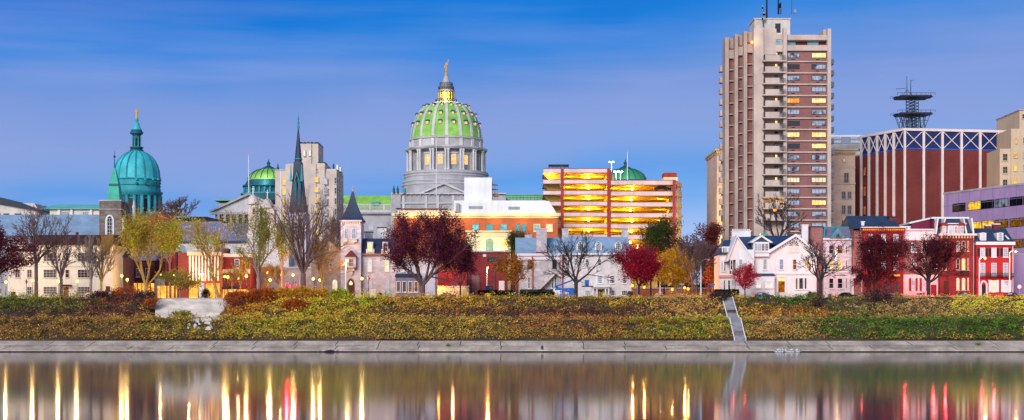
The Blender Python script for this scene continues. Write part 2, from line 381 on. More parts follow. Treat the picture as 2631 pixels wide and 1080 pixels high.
M('hotel_stone', '#d8bba6', .85, .14, .25, 'brick', (1.8, .8), pfac=.3); M('deco_stone', '#d0c0b2', .85, .14, .2, 'brick', (2., 1.), pfac=.25); M('tan_stone', '#cbb295', .85, .1, .25)
M('slate_blue', '#37485f', .55, .2, .5, 'brick', (.9, .45), pfac=.5, streak=.15); M('slate_dark', '#2b3a54', .55, .25, .5, 'brick', (.9, .45), pfac=.4); M('slate_pale', '#8ea8bf', .6, .16, .25, 'brick', (1.2, .6), pfac=.35, streak=.2); M('slate_lilac', '#8186ac', .6, .2, .3, 'brick', (1.2, .6), pfac=.4)
M('slate_mauve', '#77748f', .6, .22, .5, 'brick', (.8, .45), pfac=.5); M('shingle_brown', '#3a2427', .9, .25, .5, 'brick', (1., .4), pfac=.5); M('house_slate', '#2c4566', .55, .15, .5, 'brick', (.9, .45), pfac=.4, streak=.1)
M('revetment', '#bcac9a', .9, .34, .3, 'brick', (6.5, .8), pfac=.5, streak=.55); M('steps_stone', '#d2c8bf', .9, .2, .5, 'brick', (2.6, .8), pfac=.6, streak=.3)
M('bark', '#80695a', .95, .25, 1); M('twig', '#7c6a64', .95, .2, 1); M('bark_dark', '#403639', .95, .2, 1); M('bark_gold', '#ab8648', .95, .25, 1); M('bark_purple', '#6c5250', .95, .2, 1); M('bark_grey', '#8f7d76', .95, .2, 1)
E('lamp_lit', '#ffb648', 9); E('lamp_orange', '#ff8024', 8); E('lamp_white', '#fff3d8', 30); E('bulb', '#ffd060', 14); E('red_lens', '#ff1828', 12); E('amber_lens', '#ff9a40', 16); E('tail_lens', '#ff1818', 10)
E('lit', '#ffb84a', 1.5, '#ffe9b0', 1.6); E('lit_orange', '#ff8a2a', 1.2, '#ffc060', 1.2); E('lit_pale', '#fff0c8', 1.15, '#d8c8a0', 1.0); E('lit_yellow', '#ffd23a', 1.5, '#b47a10', .9); E('lit_white', '#fff4ea', 1.0, '#d9c8c8', 1.0); E('lit_dome', '#ff9c38', 1.3, '#ffdc98', 2)
GL('glass', '#0d1420'); GL('glass_dark', '#0a0c12', share=.15); GL('glass_pale', '#7f90aa', '#b7c3d4', .5, .15); GL('glass_teal', '#3f8f98', '#77b8ba', .5, .12)
for n, c in (('leaf_purple', ('#3a1428', '#5a1c34', '#74283c', '#4a1830')), ('leaf_burgundy', ('#3c1018', '#5e1a20', '#7a2a26', '#8a4a2c')), ('leaf_crimson', ('#6a0a24', '#9c1034', '#c01a3c', '#8a0c2c')), ('leaf_scarlet', ('#9a0c2a', '#cc1a3a', '#e0304c')), ('leaf_yellow', ('#8d8618', '#b5a622', '#d6c236', '#97a02a')), ('leaf_green', ('#1f2f12', '#34491a', '#4a5a1e', '#5a4a1e')), ('leaf_plum', ('#33101c', '#4c1626', '#661c2a', '#7c3a2c')), ('leaf_olivedark', ('#33340f', '#4d4a18', '#6e5a20', '#3a3a14')), ('leaf_lime', ('#6d8a1c', '#94a622', '#b4b62a')),
             ('leaf_orange', ('#8a4210', '#b96214', '#cf8a1c', '#6d5a18')), ('leaf_gold', ('#b0720e', '#d89a14', '#e0b030', '#c26a10')), ('leaf_rust', ('#7a2e14', '#a84a1a', '#c86c22', '#54241a')), ('leaf_amber', ('#94641a', '#c08a20', '#dca62c', '#a85c1a')), ('leaf_dusk', ('#30202a', '#452c30', '#5c3c38')), ('leaf_olive', ('#6a7420', '#929424', '#b4a834')), ('leaf_hedge', ('#0f1c10', '#1a2a16', '#26361a'))):
    leafmat(n, c)
tintmat('cover')

GL('glass_half', '#10161f', '#8f9ca0', .5, .1); GL('glass_mix', '#141b28', '#9aa8bd', .65); GL('glass_brown', '#3a2a28', '#5a4038', .6); GL('glass_blind', '#141a22', '#c9d2cc', .75, .2); GL('glass_warm', '#2a1c1c', '#7a4a3a', .6)
E('lit_dusky', '#a8701c', .8, '#5a3008', 1.4); E('lit_orange_dim', '#c87a3a', .8, '#7a4a3a', 1.); E('door_lit', '#c07018', 1., '#6a300c', 1.5); E('amber_soft', '#ffa040', 1.6); E('lit_teal', '#9ad0b0', .9, '#f0d890', .8)
for a in (('capitol_light', '#c6c3c5', .8, .16, .3), ('stair_grey', '#8a8990', .9, .25, .6), ('concrete_shaded', '#ad9a8f', .85, .2, .2), ('red_pale', '#d8948c', .7, .1, .4), ('lift_door', '#c3c8d6', .5, .1, .5), ('lamplit_stone', '#d6b64a', .6, .1, .5), ('mint_lime', '#6fae7c', .7, .2, .3), ('copper_green', '#3f9a66', .7, .25, .3), ('lilac_white', '#cfcad6', .7, .1, .3)): M(*a)
M('ashlar_warm', '#b09c98', .9, .2, .4, 'brick', (1.1, .5), pfac=.5)

E('lit_shop', '#ffb850', 1.7, '#c87a2c', .9); E('lit_yellow_soft', '#ffd860', 1.25, '#e8b040', 1.2); E('lit_cool', '#e8f4ff', 1.1)
for a in (('pink_stone', '#d3bdb4', .85, .15, .4), ('copper_dome', '#44b9c2', .6, .28, .3), ('copper_spire', '#37a68f', .6, .25, .4)): M(*a)
M('rubble_pale', '#8d8488', .9, .3, .5, 'brick', (1.4, .6), pfac=.8)
# ------------------------------------------------------------------ camera, sky, sun
sc = bpy.context.scene
cd = bpy.data.cameras.new('camera'); cam = bpy.data.objects.new('camera', cd); C.objects.link(cam)
cam.location = (0, 0, HC); cam.rotation_euler = (R(90), 0, 0); cd.sensor_width = 36; cd.lens = F / 2631 * 36
cd.shift_y = (HY - 540) / 2631; cd.clip_end = 9000; cd.clip_start = .5; sc.camera = cam
SUN_EL, SUN_AZ = R(22), R(-158)
w = bpy.data.worlds.new('World'); sc.world = w; w.use_nodes = True; nt = w.node_tree; nt.nodes.clear()
out = nt.nodes.new('ShaderNodeOutputWorld'); tc = nt.nodes.new('ShaderNodeTexCoord'); sp = nt.nodes.new('ShaderNodeSeparateXYZ')
nt.links.new(tc.outputs['Generated'], sp.inputs[0])
sky = nt.nodes.new('ShaderNodeTexSky'); sky.sky_type = 'NISHITA'; sky.sun_disc = False; sky.sun_elevation = SUN_EL; sky.sun_rotation = SUN_AZ; sky.air_density = 1.0; sky.dust_density = .6
b1 = nt.nodes.new('ShaderNodeBackground'); nt.links.new(sky.outputs[0], b1.inputs[0]); b1.inputs[1].default_value = SKY_NISHITA
# drifting veils shift the elevation at which each tone of the dusk sky is read
mp = nt.nodes.new('ShaderNodeMapping'); mp.inputs['Scale'].default_value = (2.2, 2.2, 30); nt.links.new(tc.outputs['Generated'], mp.inputs[0])
n1 = noise(nt, mp.outputs[0], 1.2, 5, .55)
mp2 = nt.nodes.new('ShaderNodeMapping'); mp2.inputs['Scale'].default_value = (4, 4, 8); nt.links.new(tc.outputs['Generated'], mp2.inputs[0])
n2 = noise(nt, mp2.outputs[0], 1.0, 3, .5)
el = math_(nt, 'ADD', sp.outputs[2], math_(nt, 'ADD', math_(nt, 'MULTIPLY', math_(nt, 'SUBTRACT', n2, .5), .085), math_(nt, 'MULTIPLY', sp.outputs[0], -.05)))
cr = nt.nodes.new('ShaderNodeValToRGB'); nt.links.new(math_(nt, 'MULTIPLY', el, 2.0), cr.inputs[0]); e = cr.color_ramp.elements
ST = ((.0, '#acc8f2'), (.045, '#9fbdf0'), (.068, '#74a8ea'), (.088, '#5b9ae4'), (.106, '#7c9fde'), (.128, '#859dda'), (.15, '#7a97d8'), (.17, '#608ed8'), (.188, '#3884da'), (.203, '#0878d6'), (.22, '#006ece'), (.5, '#0a56a4'))
e[0].position = 0; e[0].color = (*lin(ST[0][1]), 1); e[1].position = 1; e[1].color = (*lin(ST[-1][1]), 1)
for z, c in ST[1:-1]: e.new(z * 2).color = (*lin(c), 1)
veil = math_(nt, 'MULTIPLY', stretch(nt, n1, .46, .68), .5)
veil = math_(nt, 'MULTIPLY', veil, stretch(nt, sp.outputs[2], .24, .14))
col = mixc(nt, veil, cr.outputs[0], lin('#98a4e2'))
# the afterglow lies in the west, behind the camera
glow = nt.nodes.new('ShaderNodeMapRange'); glow.inputs[1].default_value = .1; glow.inputs[2].default_value = -.9; nt.links.new(sp.outputs[1], glow.inputs[0])
gz = nt.nodes.new('ShaderNodeMapRange'); gz.inputs[1].default_value = .75; gz.inputs[2].default_value = .0; nt.links.new(sp.outputs[2], gz.inputs[0])
col = mixc(nt, math_(nt, 'MULTIPLY', glow.outputs[0], gz.outputs[0]), col, AFTERGLOW)
b2 = nt.nodes.new('ShaderNodeBackground'); nt.links.new(col, b2.inputs[0]); b2.inputs[1].default_value = SKY_DUSK
ad = nt.nodes.new('ShaderNodeAddShader'); nt.links.new(b1.outputs[0], ad.inputs[0]); nt.links.new(b2.outputs[0], ad.inputs[1]); nt.links.new(ad.outputs[0], out.inputs[0])
sl = bpy.data.lights.new('sun', 'SUN'); sl.energy = SUN; sl.angle = R(25); sl.color = (1, .95, .91)
so = bpy.data.objects.new('sun', sl); C.objects.link(so)
sd = Vector((math.sin(SUN_AZ) * math.cos(SUN_EL), math.cos(SUN_AZ) * math.cos(SUN_EL), math.sin(SUN_EL)))
so.rotation_euler = sd.to_track_quat('Z', 'Y').to_euler(); so.location = (0, -50, 80)
sc.view_settings.view_transform = 'Standard'; sc.view_settings.look = 'None'; sc.view_settings.exposure = EXPO; sc.view_settings.gamma = 1
sc.render.engine = 'CYCLES'; sc.cycles.use_denoising = True; sc.cycles.max_bounces = 6; sc.cycles.glossy_bounces = 3; sc.cycles.diffuse_bounces = 3; sc.cycles.transmission_bounces = 2; sc.cycles.sample_clamp_indirect = 6; sc.cycles.caustics_reflective = False

# ------------------------------------------------------------------ setting: water, bank, ground, street
m, nt, out = nodes('river'); bs = nt.nodes.new('ShaderNodeBsdfPrincipled'); bs.inputs['Base Color'].default_value = (.09, .085, .095, 1); bs.inputs['Roughness'].default_value = WATER_R; bs.inputs['IOR'].default_value = 1.33
tc = nt.nodes.new('ShaderNodeTexCoord'); mp = nt.nodes.new('ShaderNodeMapping'); mp.inputs['Scale'].default_value = (.05, .5, 1); nt.links.new(tc.outputs['Object'], mp.inputs[0])
bp = nt.nodes.new('ShaderNodeBump'); bp.inputs['Strength'].default_value = .03; bp.inputs['Distance'].default_value = .02; nt.links.new(noise(nt, mp.outputs[0], 1.0, 3), bp.inputs['Height']); nt.links.new(bp.outputs[0], bs.inputs['Normal'])
nt.links.new(bs.outputs[0], out.inputs[0]); MATS['river'] = m
MB().add([(-900, -150, 0), (900, -150, 0), (900, 272, 0), (-900, 272, 0)], [(0, 1, 2, 3)]).build('water', 'river')['kind'] = 'structure'
o = MB().add([(-3000, 299, GZ), (3000, 299, GZ), (3000, 6000, GZ), (-3000, 6000, GZ)], [(0, 1, 2, 3)]).build('ground', 'soil'); o['kind'] = 'structure'
o = MB().add([(-600, 308, GZ + .004), (600, 308, GZ + .004), (600, 319, GZ + .004), (-600, 319, GZ + .004)], [(0, 1, 2, 3)]).build('road', 'asphalt'); o['kind'] = 'structure'
o = MB().xyz(-600, 600, 319, 325.5, GZ - .1, GZ + .13).build('pavement', 'paving'); o['kind'] = 'structure'
mk = MB()
for i in range(-60, 60): mk.add([(i * 9, 313.4, GZ + .008), (i * 9 + 3, 313.4, GZ + .008), (i * 9 + 3, 313.55, GZ + .008), (i * 9, 313.55, GZ + .008)], [(0, 1, 2, 3)])
mk.build('road_markings', 'paint_white')['kind'] = 'structure'
# the sloping bank: walk behind the river wall, lower slope, terrace, upper slope
BANK = ((273.4, 1.9), (276.2, 1.95), (277, 2.15), (284, 5.5), (288, 5.75), (293, 7.7), (298.2, 9.8), (300, 10.004), (306, 10.004))
def bank_z(y):
    for (a, za), (b, zb) in zip(BANK, BANK[1:]):
        if y <= b: return za + (zb - za) * (y - a) / (b - a)
    return GZ
rng = np.random.default_rng(3); nx = 240; xs_ = np.linspace(-420, 420, nx); ys_ = np.concatenate([np.linspace(a[0], b[0], 4)[:-1] for a, b in zip(BANK, BANK[1:])] + [[306.]])
vs = []; 
for y in ys_:
    for x in xs_:
        k = 0 if y < 277 or y > 299 else 1
        if X(384, 296) < x < X(602, 296) and 288 < y < 299.8: vs.append((x, y, 5.3)); continue
        vs.append((x, y, bank_z(y) + k * (.25 * math.sin(x * .13 + y) + .18 * math.sin(x * .37 - y * .5) + rng.normal() * .1)))
ny = len(ys_); fs = np.array([[j * nx + i, j * nx + i + 1, (j + 1) * nx + i + 1, (j + 1) * nx + i] for j in range(ny - 1) for i in range(nx - 1)])
o = mesh_np('river_bank', np.array(vs), fs, 'soil', smooth=True); o['kind'] = 'structure'
# concrete river wall: three sloping courses with open joints
T = thing('river_wall', 'long sloping concrete river wall with cracked slabs along the waterline', 'wall', CX, 270, z=0)
m = MB(); prof = ((269.8, -.6), (270., .42), (270.25, .45), (271.6, 1.1), (271.7, 1.13), (273.2, 1.88), (273.5, 1.98), (274.6, 1.98), (274.6, -.6))
n = len(prof); m.add([(x, y, z) for x in (-420, 420) for y, z in prof], [tuple(range(n))[::-1], tuple(range(n, 2 * n))] + [(i, (i + 1) % n, (i + 1) % n + n, i + n) for i in range(n)]); m.build('wall', 'revetment', T)
j = MB(); rg = random.Random(4)
def strip(x, s, a, b, wd):
    (ya, za), (yb, zb) = a, b; dx = s
    j.add([(x - wd, ya - .012, za + .012), (x + wd, ya - .012, za + .012), (x + dx + wd, yb - .012, zb + .012), (x + dx - wd, yb - .012, zb + .012)], [(0, 1, 2, 3)])
x = -150
while x < 150:
    sk = (x - 5) * -.012
    if rg.random() < .85: strip(x, sk, prof[2], prof[3], .075 + (.14 if rg.random() < .14 else 0))
    if rg.random() < .85: strip(x + rg.uniform(-.2, .2), sk, prof[4], prof[5], .075)
    if rg.random() < .7: strip(x + 1.5, 0, (269.85, -.2), prof[1], .03)
    if rg.random() < .8: j.add([(x, 271.59, 1.12), (x + 7, 271.59, 1.12), (x + 7, 271.66, 1.155), (x, 271.66, 1.155)], [(0, 1, 2, 3)])
    if rg.random() < .65: zz = rg.uniform(.6, 1.); yy = 270.25 + (zz - .45) / .65 * 1.35; j.add([(x, yy - .02, zz + .012), (x + rg.uniform(3, 7), yy - .02, zz + .012), (x + 4, yy + .05, zz + .05), (x, yy + .05, zz + .05)], [(0, 1, 2, 3)])
    x += 7.4
j.add([(-400, 269.8, .02), (400, 269.8, .02), (400, 269.93, .2), (-400, 269.93, .2)], [(0, 1, 2, 3)])
j.build('joint', 'asphalt', T)
# ground cover on the slopes: every plant has its own colour, drifts as in the photograph
PAL = dict(o='#ac8034', l='#7c7a2c', g='#487226', r='#a4501e', p='#452c38', t='#b8945f', y='#b4b024', w='#dcaa34', d='#2a2a16', b='#7c5240')
ZN = ((-300, 240, .62, 1.0, 'gglldo'), (-300, 240, .42, .62, 'pppbdd'), (230, 400, .5, 1, 'ppbrd'), (-300, 640, 0, .42, 'oolbbd'), (400, 900, 0, .42, 'llgywo'), (540, 760, .5, 1, 'rrrow'), (680, 930, .45, 1, 'wwoyr'), (800, 1010, .62, 1.0, 'yyygl'), (880, 1060, .45, .7, 'woylr'), (1000, 1300, .6, 1, 'loowr'), (930, 1300, .42, .6, 'ppprbd'),
      (900, 1320, 0, .42, 'lowbl'), (1300, 1690, .68, 1, 'llowbd'), (1300, 1690, .42, .68, 'pppdrb'), (1300, 1690, 0, .42, 'oolrbb'), (1690, 1860, .42, 1, 'ttowbr'), (1600, 1900, 0, .42, 'llgyo'), (1880, 2130, .68, 1, 'ggld'), (1890, 2130, .42, .7, 'rrwbo'), (1890, 2100, 0, .42, 'ooltb'), (2110, 2260, .42, 1, 'ltbgd'), (2080, 2700, 0, .42, 'gggld'), (2250, 2460, .42, 1, 'ttbol'), (2420, 3000, .55, 1, 'wyytw'), (2400, 3000, .42, .56, 'ltbg'))
rng = np.random.default_rng(9); NC = 36000; tx = rng.uniform(-132, 132, NC); ty = np.where(rng.random(NC) < .5, rng.uniform(276.9, 287.5, NC), rng.uniform(287., 301.2, NC))
tz = np.array([bank_z(y) for y in ty]); tt = np.clip((ty - 277) / 22, 0, 1); tt = np.where(ty < 286, (ty - 277) / 9 * .42, .42 + (ty - 286) / 14 * .58)
tp = tx / ty * F + CX + rng.normal(size=NC) * 28; tq = tt + rng.normal(size=NC) * .05
keep = ~((tx > X(392, 296)) & (tx < X(592, 296)) & (ty > 288.5)) & ~((np.abs(tx - (X(1902, 276) + (X(1868, 299) - X(1902, 276)) * (ty - 276) / 23)) < 1.35)); keep &= ~((tx > X(480, 285)) & (tx < X(560, 285)) & (ty > 281) & (ty < 289) & (rng.random(NC) < .6))
cols = np.zeros((NC, 3)); hgt = np.ones(NC)
for i in range(NC):
    ck = (int(tx[i] / 1.2 + rng.normal() * .22), int(ty[i] / .9 + rng.normal() * .22)); cr_ = random.Random(ck[0] * 7919 + ck[1])
    pxc = (ck[0] + .5) * 1.2 / ty[i] * F + CX + cr_.gauss(0, 40); z = [s for a, b, c, e_, s in ZN if a <= pxc < b and c <= tq[i] <= e_ + .1]
    k = cr_.choice(cr_.choice(z)) if z else 'o'
    zz = rnd.choice(z) if z else 'o'; av = np.mean([lin(PAL[q]) for q in zz], 0); k = k if rnd.random() < .5 else rnd.choice(zz)
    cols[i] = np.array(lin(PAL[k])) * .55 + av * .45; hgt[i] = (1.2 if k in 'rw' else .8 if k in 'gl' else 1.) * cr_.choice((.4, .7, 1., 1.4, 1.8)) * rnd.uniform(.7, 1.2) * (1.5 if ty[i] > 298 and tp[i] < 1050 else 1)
tx, ty, tz, cols, hgt = tx[keep], ty[keep], tz[keep], cols[keep], hgt[keep]
K = 9; cen = np.repeat(np.stack([tx, ty, tz], 1), K, 0); cl = np.repeat(cols, K, 0); hh = np.repeat(hgt, K)
lump = (.5 + .5 * np.sin(cen[:, 0] * .9 + np.sin(cen[:, 1] * 1.1) * 2)) * .6 + .5
cen = cen + rng.normal(size=cen.shape) * np.array([.34, .3, .0]); cen[:, 2] += rng.uniform(.1, .8, len(cen)) * hh * lump
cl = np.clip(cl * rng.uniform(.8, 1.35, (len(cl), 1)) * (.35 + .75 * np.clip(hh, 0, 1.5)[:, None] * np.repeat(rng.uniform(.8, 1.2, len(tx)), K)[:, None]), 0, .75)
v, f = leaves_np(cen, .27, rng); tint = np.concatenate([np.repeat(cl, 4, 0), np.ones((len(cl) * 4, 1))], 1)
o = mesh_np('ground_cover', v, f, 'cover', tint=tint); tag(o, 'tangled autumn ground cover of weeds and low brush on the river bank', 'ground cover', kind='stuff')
# ================================================================== RIGHT: apartment tower
D = 390; f = Fac(D)
T = thing('apartment_tower', 'tall beige and brick apartment tower with stacked balconies and roof antennas', 'tower block', 1990, D)
part('wall', 'brick_tower', T, f, (2019, 2131, 131, None, -.35, -17))
part('core_wall', 'concrete', T, f, (1937, 1962, 73, None, 0, -3), (1962, 1996, 73, 140, -.6, -3), (1962, 1991, 139, None, -2.2, -3), (1990, 2014, 88, 132, -.62, -16), (1990, 2014, 131, None, -2.25, -16), (1937, 1990, 76, None, -3, -16))
for x0, x1, y in ((2012, 2021, 72), (2125, 2134, 75)): part('pier', 'concrete', T, f, (x0, x1, y, None, .7, -1.2))
part('pier', 'concrete', T, f, (2118, 2134, 74, 92, -1.3, -9))
part('parapet', 'concrete', T, f, (2021, 2125, 90, 103, .1, -.5)); part('parapet', 'concrete', T, f, (2021, 2125, 117, 131, .3, -.6)); part('roof', 'concrete', T, f, (2000, 2130, 103, 105, -.5, -16))
part('penthouse', 'brick_dark', T, f, (2021, 2126, 104, 131, -1.6, -10))
wins(T, f, [(2022, 2047), (2077, 2106)], [(105, 116)], pane='glass_teal', fr='grey_metal', nx=2, ny=1, t=-1.55, sill=0)
win(T, f, 1994, 2010, 101, 114, pane='glass_teal', fr='grey_metal', ny=1, t=-.6, sill=0)
rg = random.Random(21); P = 29.1
litw = {(0, 1): 'lit', (4, 0): 'lit_orange', (4, 1): 'lit', (7, 0): 'lit', (7, 1): 'lit', (8, 1): 'lit', (11, 0): 'lit_pale', (11, 1): 'lit_pale', (13, 1): 'lit'}
for k in range(17):
    y = 158 + P * k
    part('slab_edge', 'concrete', T, f, (2021, 2125, y - 1, y + 2.2, .12, -.4))
    for c, (x0, x1) in enumerate(((2023, 2055), (2086, 2123))):
        win(T, f, x0, x1, y - 21.5, y - 9, pane=litw.get((k, c), 'glass_mix'), fr='dark_metal', nx=4, ny=1, t=-.33, sill=0, fw=.07)
        part('air_conditioner', 'dark_metal', T, f, (x0 + 11, x0 + 20, y - 6.2, y - 3.6, -.3, -.5))
    if k < 15:
        b = part('balcony', 'concrete', T, f, (1958, 2017, y, y + 2.6, 1.5, -2.2), (1964, 2000, y - 13.5, y, 1.5, 1.3))
        m = MB(); m.b(f, 2000, 2017, y - 12.5, y - 11.5, 1.45, 1.38)
        for i in range(9): m.b(f, 2001 + i * 1.9, 2001.5 + i * 1.9, y - 11.5, y, 1.45, 1.4)
        for i in range(4): m.b(f, 1958.5 + i * 1.6, 1959 + i * 1.6, y - 12.5, y, 1.45, 1.4)
        m.build('railing', 'dark_metal', b)
        part('door', 'lift_door', b, f, (2003, 2011.5, y - 22, y, -2.2, -2.26))
        win(T, f, 1994, 2002, y - 23, y - 12, pane='lit' if k in (0, 1, 4, 6, 9, 11, 13) else 'glass_mix', fr='dark_metal', ny=1, t=-2.22, sill=0)
for i, (xl, xc, xr, yt, yb) in enumerate(((1920, 1911, 1938, 80, 135), (1896.5, 1888, 1912, 88, 142), (1873, 1863, 1889, 96, 150))):
    g = Fac(D + 1.5 * (i + 1)); part('fin', 'concrete_shaded', T, g, (xc, xl, yt, None, 0, -5), (xl, xr, yt, yt + 26, -1.2, -5), (xl, xr, yb - 22, yb, .0 - .3, -3))  # same concrete made darker: shade on the left fins put into the colour
    part('brick_panel', 'brick_tower', T, g, (xl, xr, yt + 20, None, -1.25, -5))
    sl_ = MB()
    for k in range(18): sl_.b(g, xl, xr, yb + 28.6 * (k + 1) - 1, yb + 28.6 * (k + 1) + 1.6, -.5, -1.3)
    sl_.build('slab_edge', 'concrete_shaded', T)
g = Fac(D + 14)
for k in range(14): part('balcony', 'concrete', T, g, (1850, 1866, 170 + 28.4 * k, 184 + 28.4 * k, 0, -2.6))
g = Fac(D + 6)
for k in range(17): part('balcony', 'grey_metal', T, g, (2131, 2143.5, 152 + P * k, 165 + P * k, 0, -4))
o = part('roof_house', 'concrete_pale', T, f, (1948, 2041, 37, 92, -6, -14)); part('door', 'dark_metal', o, f, (2002, 2016, 49, 73, -5.9, -6.1)); part('coping', 'concrete', o, f, (1946, 2043, 35, 38.5, -5.8, -14.2))
plight(f.p(f.u(1931), f.z(1931, 108), 1.0), (1, .6, .15), 140, T); plight(f.p(f.u(2000), f.z(2000, 535), 1.2), (1, .6, .15), 500, T)
o = part('wall_lamp', 'lamp_orange', T, f, (1929, 1934, 107, 112, .5, .1)); part('wall_lamp', 'lamp_orange', T, f, (1986, 1992, 539, 544, 1.4, 1.))
def antenna(label, x, y0, y1, d, r, kind):
    T = thing('roof_antenna', label, 'antenna', x, d, 'antennas on the apartment tower roof', Z(y1, d)); xx = X(x, d); z0, z1 = Z(y1, d), Z(y0, d)
    MB().tube((xx, d, z0), (xx, d, z1), r, r * .7, 5).build('mast', 'dark_metal', T)
    if kind:
        m = MB(); rg = random.Random(x)
        for i in range(kind): z = z0 + (z1 - z0) * rg.uniform(.3, .98); s = rg.choice((-1, 1)); m.xyz(xx + s * .1 - .22, xx + s * .3 + .22, d - .35, d + .3, z - .45, z + .45)
        m.build('panel', 'grey_metal', T)
antenna('short mast with pale panels at the left corner of the tower roof', 1961, 18, 70, D + 5, .12, 7); antenna('tall lattice mast above the left end of the roof house', 1970, -30, 60, D + 7, .28, 0)
antenna('tall dark mast rising from the middle of the roof house', 2000, -30, 37, D + 8, .26, 0); antenna('stubby mast with dark panels beside the tallest mast', 2006, 6, 37, D + 8, .14, 5); antenna('thin whip aerial near the right end of the roof house', 2034, -30, 37, D + 8, .05, 0); antenna('short thin aerial on the right corner of the roof house', 2040, 23, 37, D + 8, .05, 1)

# stone hotel behind the tower
T, f = bld('stone_hotel', 'beige stone hotel block with bracketed cornice standing behind the apartment tower', 'hotel', 425, 1842, 2197, 392, 22, 'hotel_stone')
o = part('cornice', 'tan_stone', T, f, (1836, 2203, 384, 388, 1.2, -22.5), (1839, 2200, 388, 393, .7, -22)); m = MB()
for i in range(60): m.b(f, 1841 + i * 6, 1843.6 + i * 6, 392.5, 398, .6, -.2)
m.build('bracket', 'tan_stone', o); part('string_course', 'tan_stone', T, f, (1841, 2198, 470, 474, .25, -.4), (1841, 2198, 430, 432, .15, -.4))
for y in (397, 433, 478, 511, 544, 577, 605): wins(T, f, [(1852, 1857), (1866, 1871)], [(y + 8, y + 26)], pane='glass_dark', fr='stone_grey', ny=1, nx=1, fw=.08)
win(T, f, 2166, 2172, 409, 417, pane='lit_yellow', fr='stone_grey', nx=1, ny=1)
o = win(T, f, 2168, 2181, 444, 474, pane='glass_brown', fr='stone_grey', nx=2, ny=2); MB().pr(f, [(2163, 441), (2174.5, 434), (2186, 441)], .4, -.2).build('pediment', 'tan_stone', o)
wins(T, f, [(2162, 2173), (2177, 2188)], [(492, 512), (528, 551), (566, 588)], pane='glass_brown', fr='stone_grey', nx=2, ny=2)
plight((X(1838, 415), 414, GZ + 12), (1, .62, .15), 9000, T, 1); plight((X(1846, 415), 414, GZ + 26), (1, .62, .2), 3500, T, 1)
T, f = bld('office_block', 'pale glass topped office block with white bands far behind the hotel', 'office building', 460, 2120, 2216, 347, 20, 'white_metal')
wins(T, f, [(2130, 2158), (2160, 2186), (2188, 2213)], [(352, 357), (360, 368)], pane='glass_pale', fr='grey_metal', ny=1, nx=3)
part('parapet', 'stone_grey', T, f, (2125, 2210, 372, 384, 1.2, 0))

# dark brick block with blue crossed bands
c0 = (X(2323, 420), 420.); A = (X(2211, 437), 437.); B = (X(2600, 425), 425.)
fl, fr_ = Fac(A=A, B=c0), Fac(A=c0, B=B); L1 = (Vector(c0) - Vector(A)).length; L2 = (Vector(B) - Vector(c0)).length + 6
T = thing('windowless_block', 'windowless dark brick block with white piers and blue crossed panels under its roof', 'office building', 2323, 420)
zt = Z(330, 420); zb = Z(383, 420); zc = zt - .7
def quadbox(m, z0, z1, out=0.):
    pts = [fl.p(0, 0, out), fl.p(L1, 0, out) if out == 0 else Vector((c0[0], c0[1], 0)) + Vector((*(fl.n + fr_.n), 0)) * out, fr_.p(L2, 0, out), fr_.p(L2, 0, -30)]
    pts[3] = Vector((pts[2].x + 4, pts[2].y + 40, 0)); p4 = Vector((pts[0].x + 10, pts[0].y + 40, 0))
    bt = [pts[0], pts[1], pts[2], pts[3], p4]; n = 5
    m.add([(p.x, p.y, z) for z in (z0, z1) for p in bt], [tuple(range(n))[::-1], tuple(range(n, 2 * n))] + [(i, (i + 1) % n, (i + 1) % n + n, i + n) for i in range(n)])
m = MB(); quadbox(m, GZ - .2, zb); m.build('wall', 'brick_dark', T)
m = MB(); quadbox(m, zb + .02, zc); m.build('upper_wall', 'x_blue', T)
m = MB(); quadbox(m, zc + .01, zt, .45); m.build('roof_edge', 'pink_white', T)
m = MB(); quadbox(m, zb + .01, zb + .3, .12); m.build('band', 'lift_blue', T)
for px in (2214, 2234, 2255, 2276, 2298): u = fl.u(px); MB().bm(fl, u - .34, u + .34, GZ, zc, .42, -.1).build('pier', 'pink_white', T)
us = [fr_.u(px) for px in (2323.5, 2372.5, 2420.5, 2469.5, 2517.5, 2565.5, 2613)]
for i, u in enumerate(us): MB().bm(fr_, u - .32 + (.1 if i == 0 else 0), u + .32, GZ, zc, .42, -.1).build('pier', 'pink_white', T)
def cross(F_, u0, u1):
    m = MB(); za, zz = zb + .4, zc - .1
    for s in (0, 1):
        a, b = F_.p(u0, zz if s else za, .1 + s * .03), F_.p(u1, za if s else zz, .1 + s * .03); m.tube(a, b, .13, n=4)
    m.build('cross_brace', 'pink_white', T)
ul = [0.1] + [fl.u(px) for px in (2234, 2255, 2276, 2298)] + [L1]
for a, b in zip(ul, ul[1:]): cross(fl, a + .4, b - .4)
for a, b in zip(us, us[1:]): cross(fr_, a + .4, b - .4)
wins(T, fl, [(2219, 2226)], [(430, 452), (480, 504), (530, 552)], pane='lit_orange_dim', fr='brick_dark', nx=1, ny=1)
part('side_wing', 'brick_dark', T, Fac(440), (2195, 2214, 402, None, 0, -12)); part('coping', 'stone_grey', T, Fac(440), (2194, 2214, 398, 402, .2, -12))
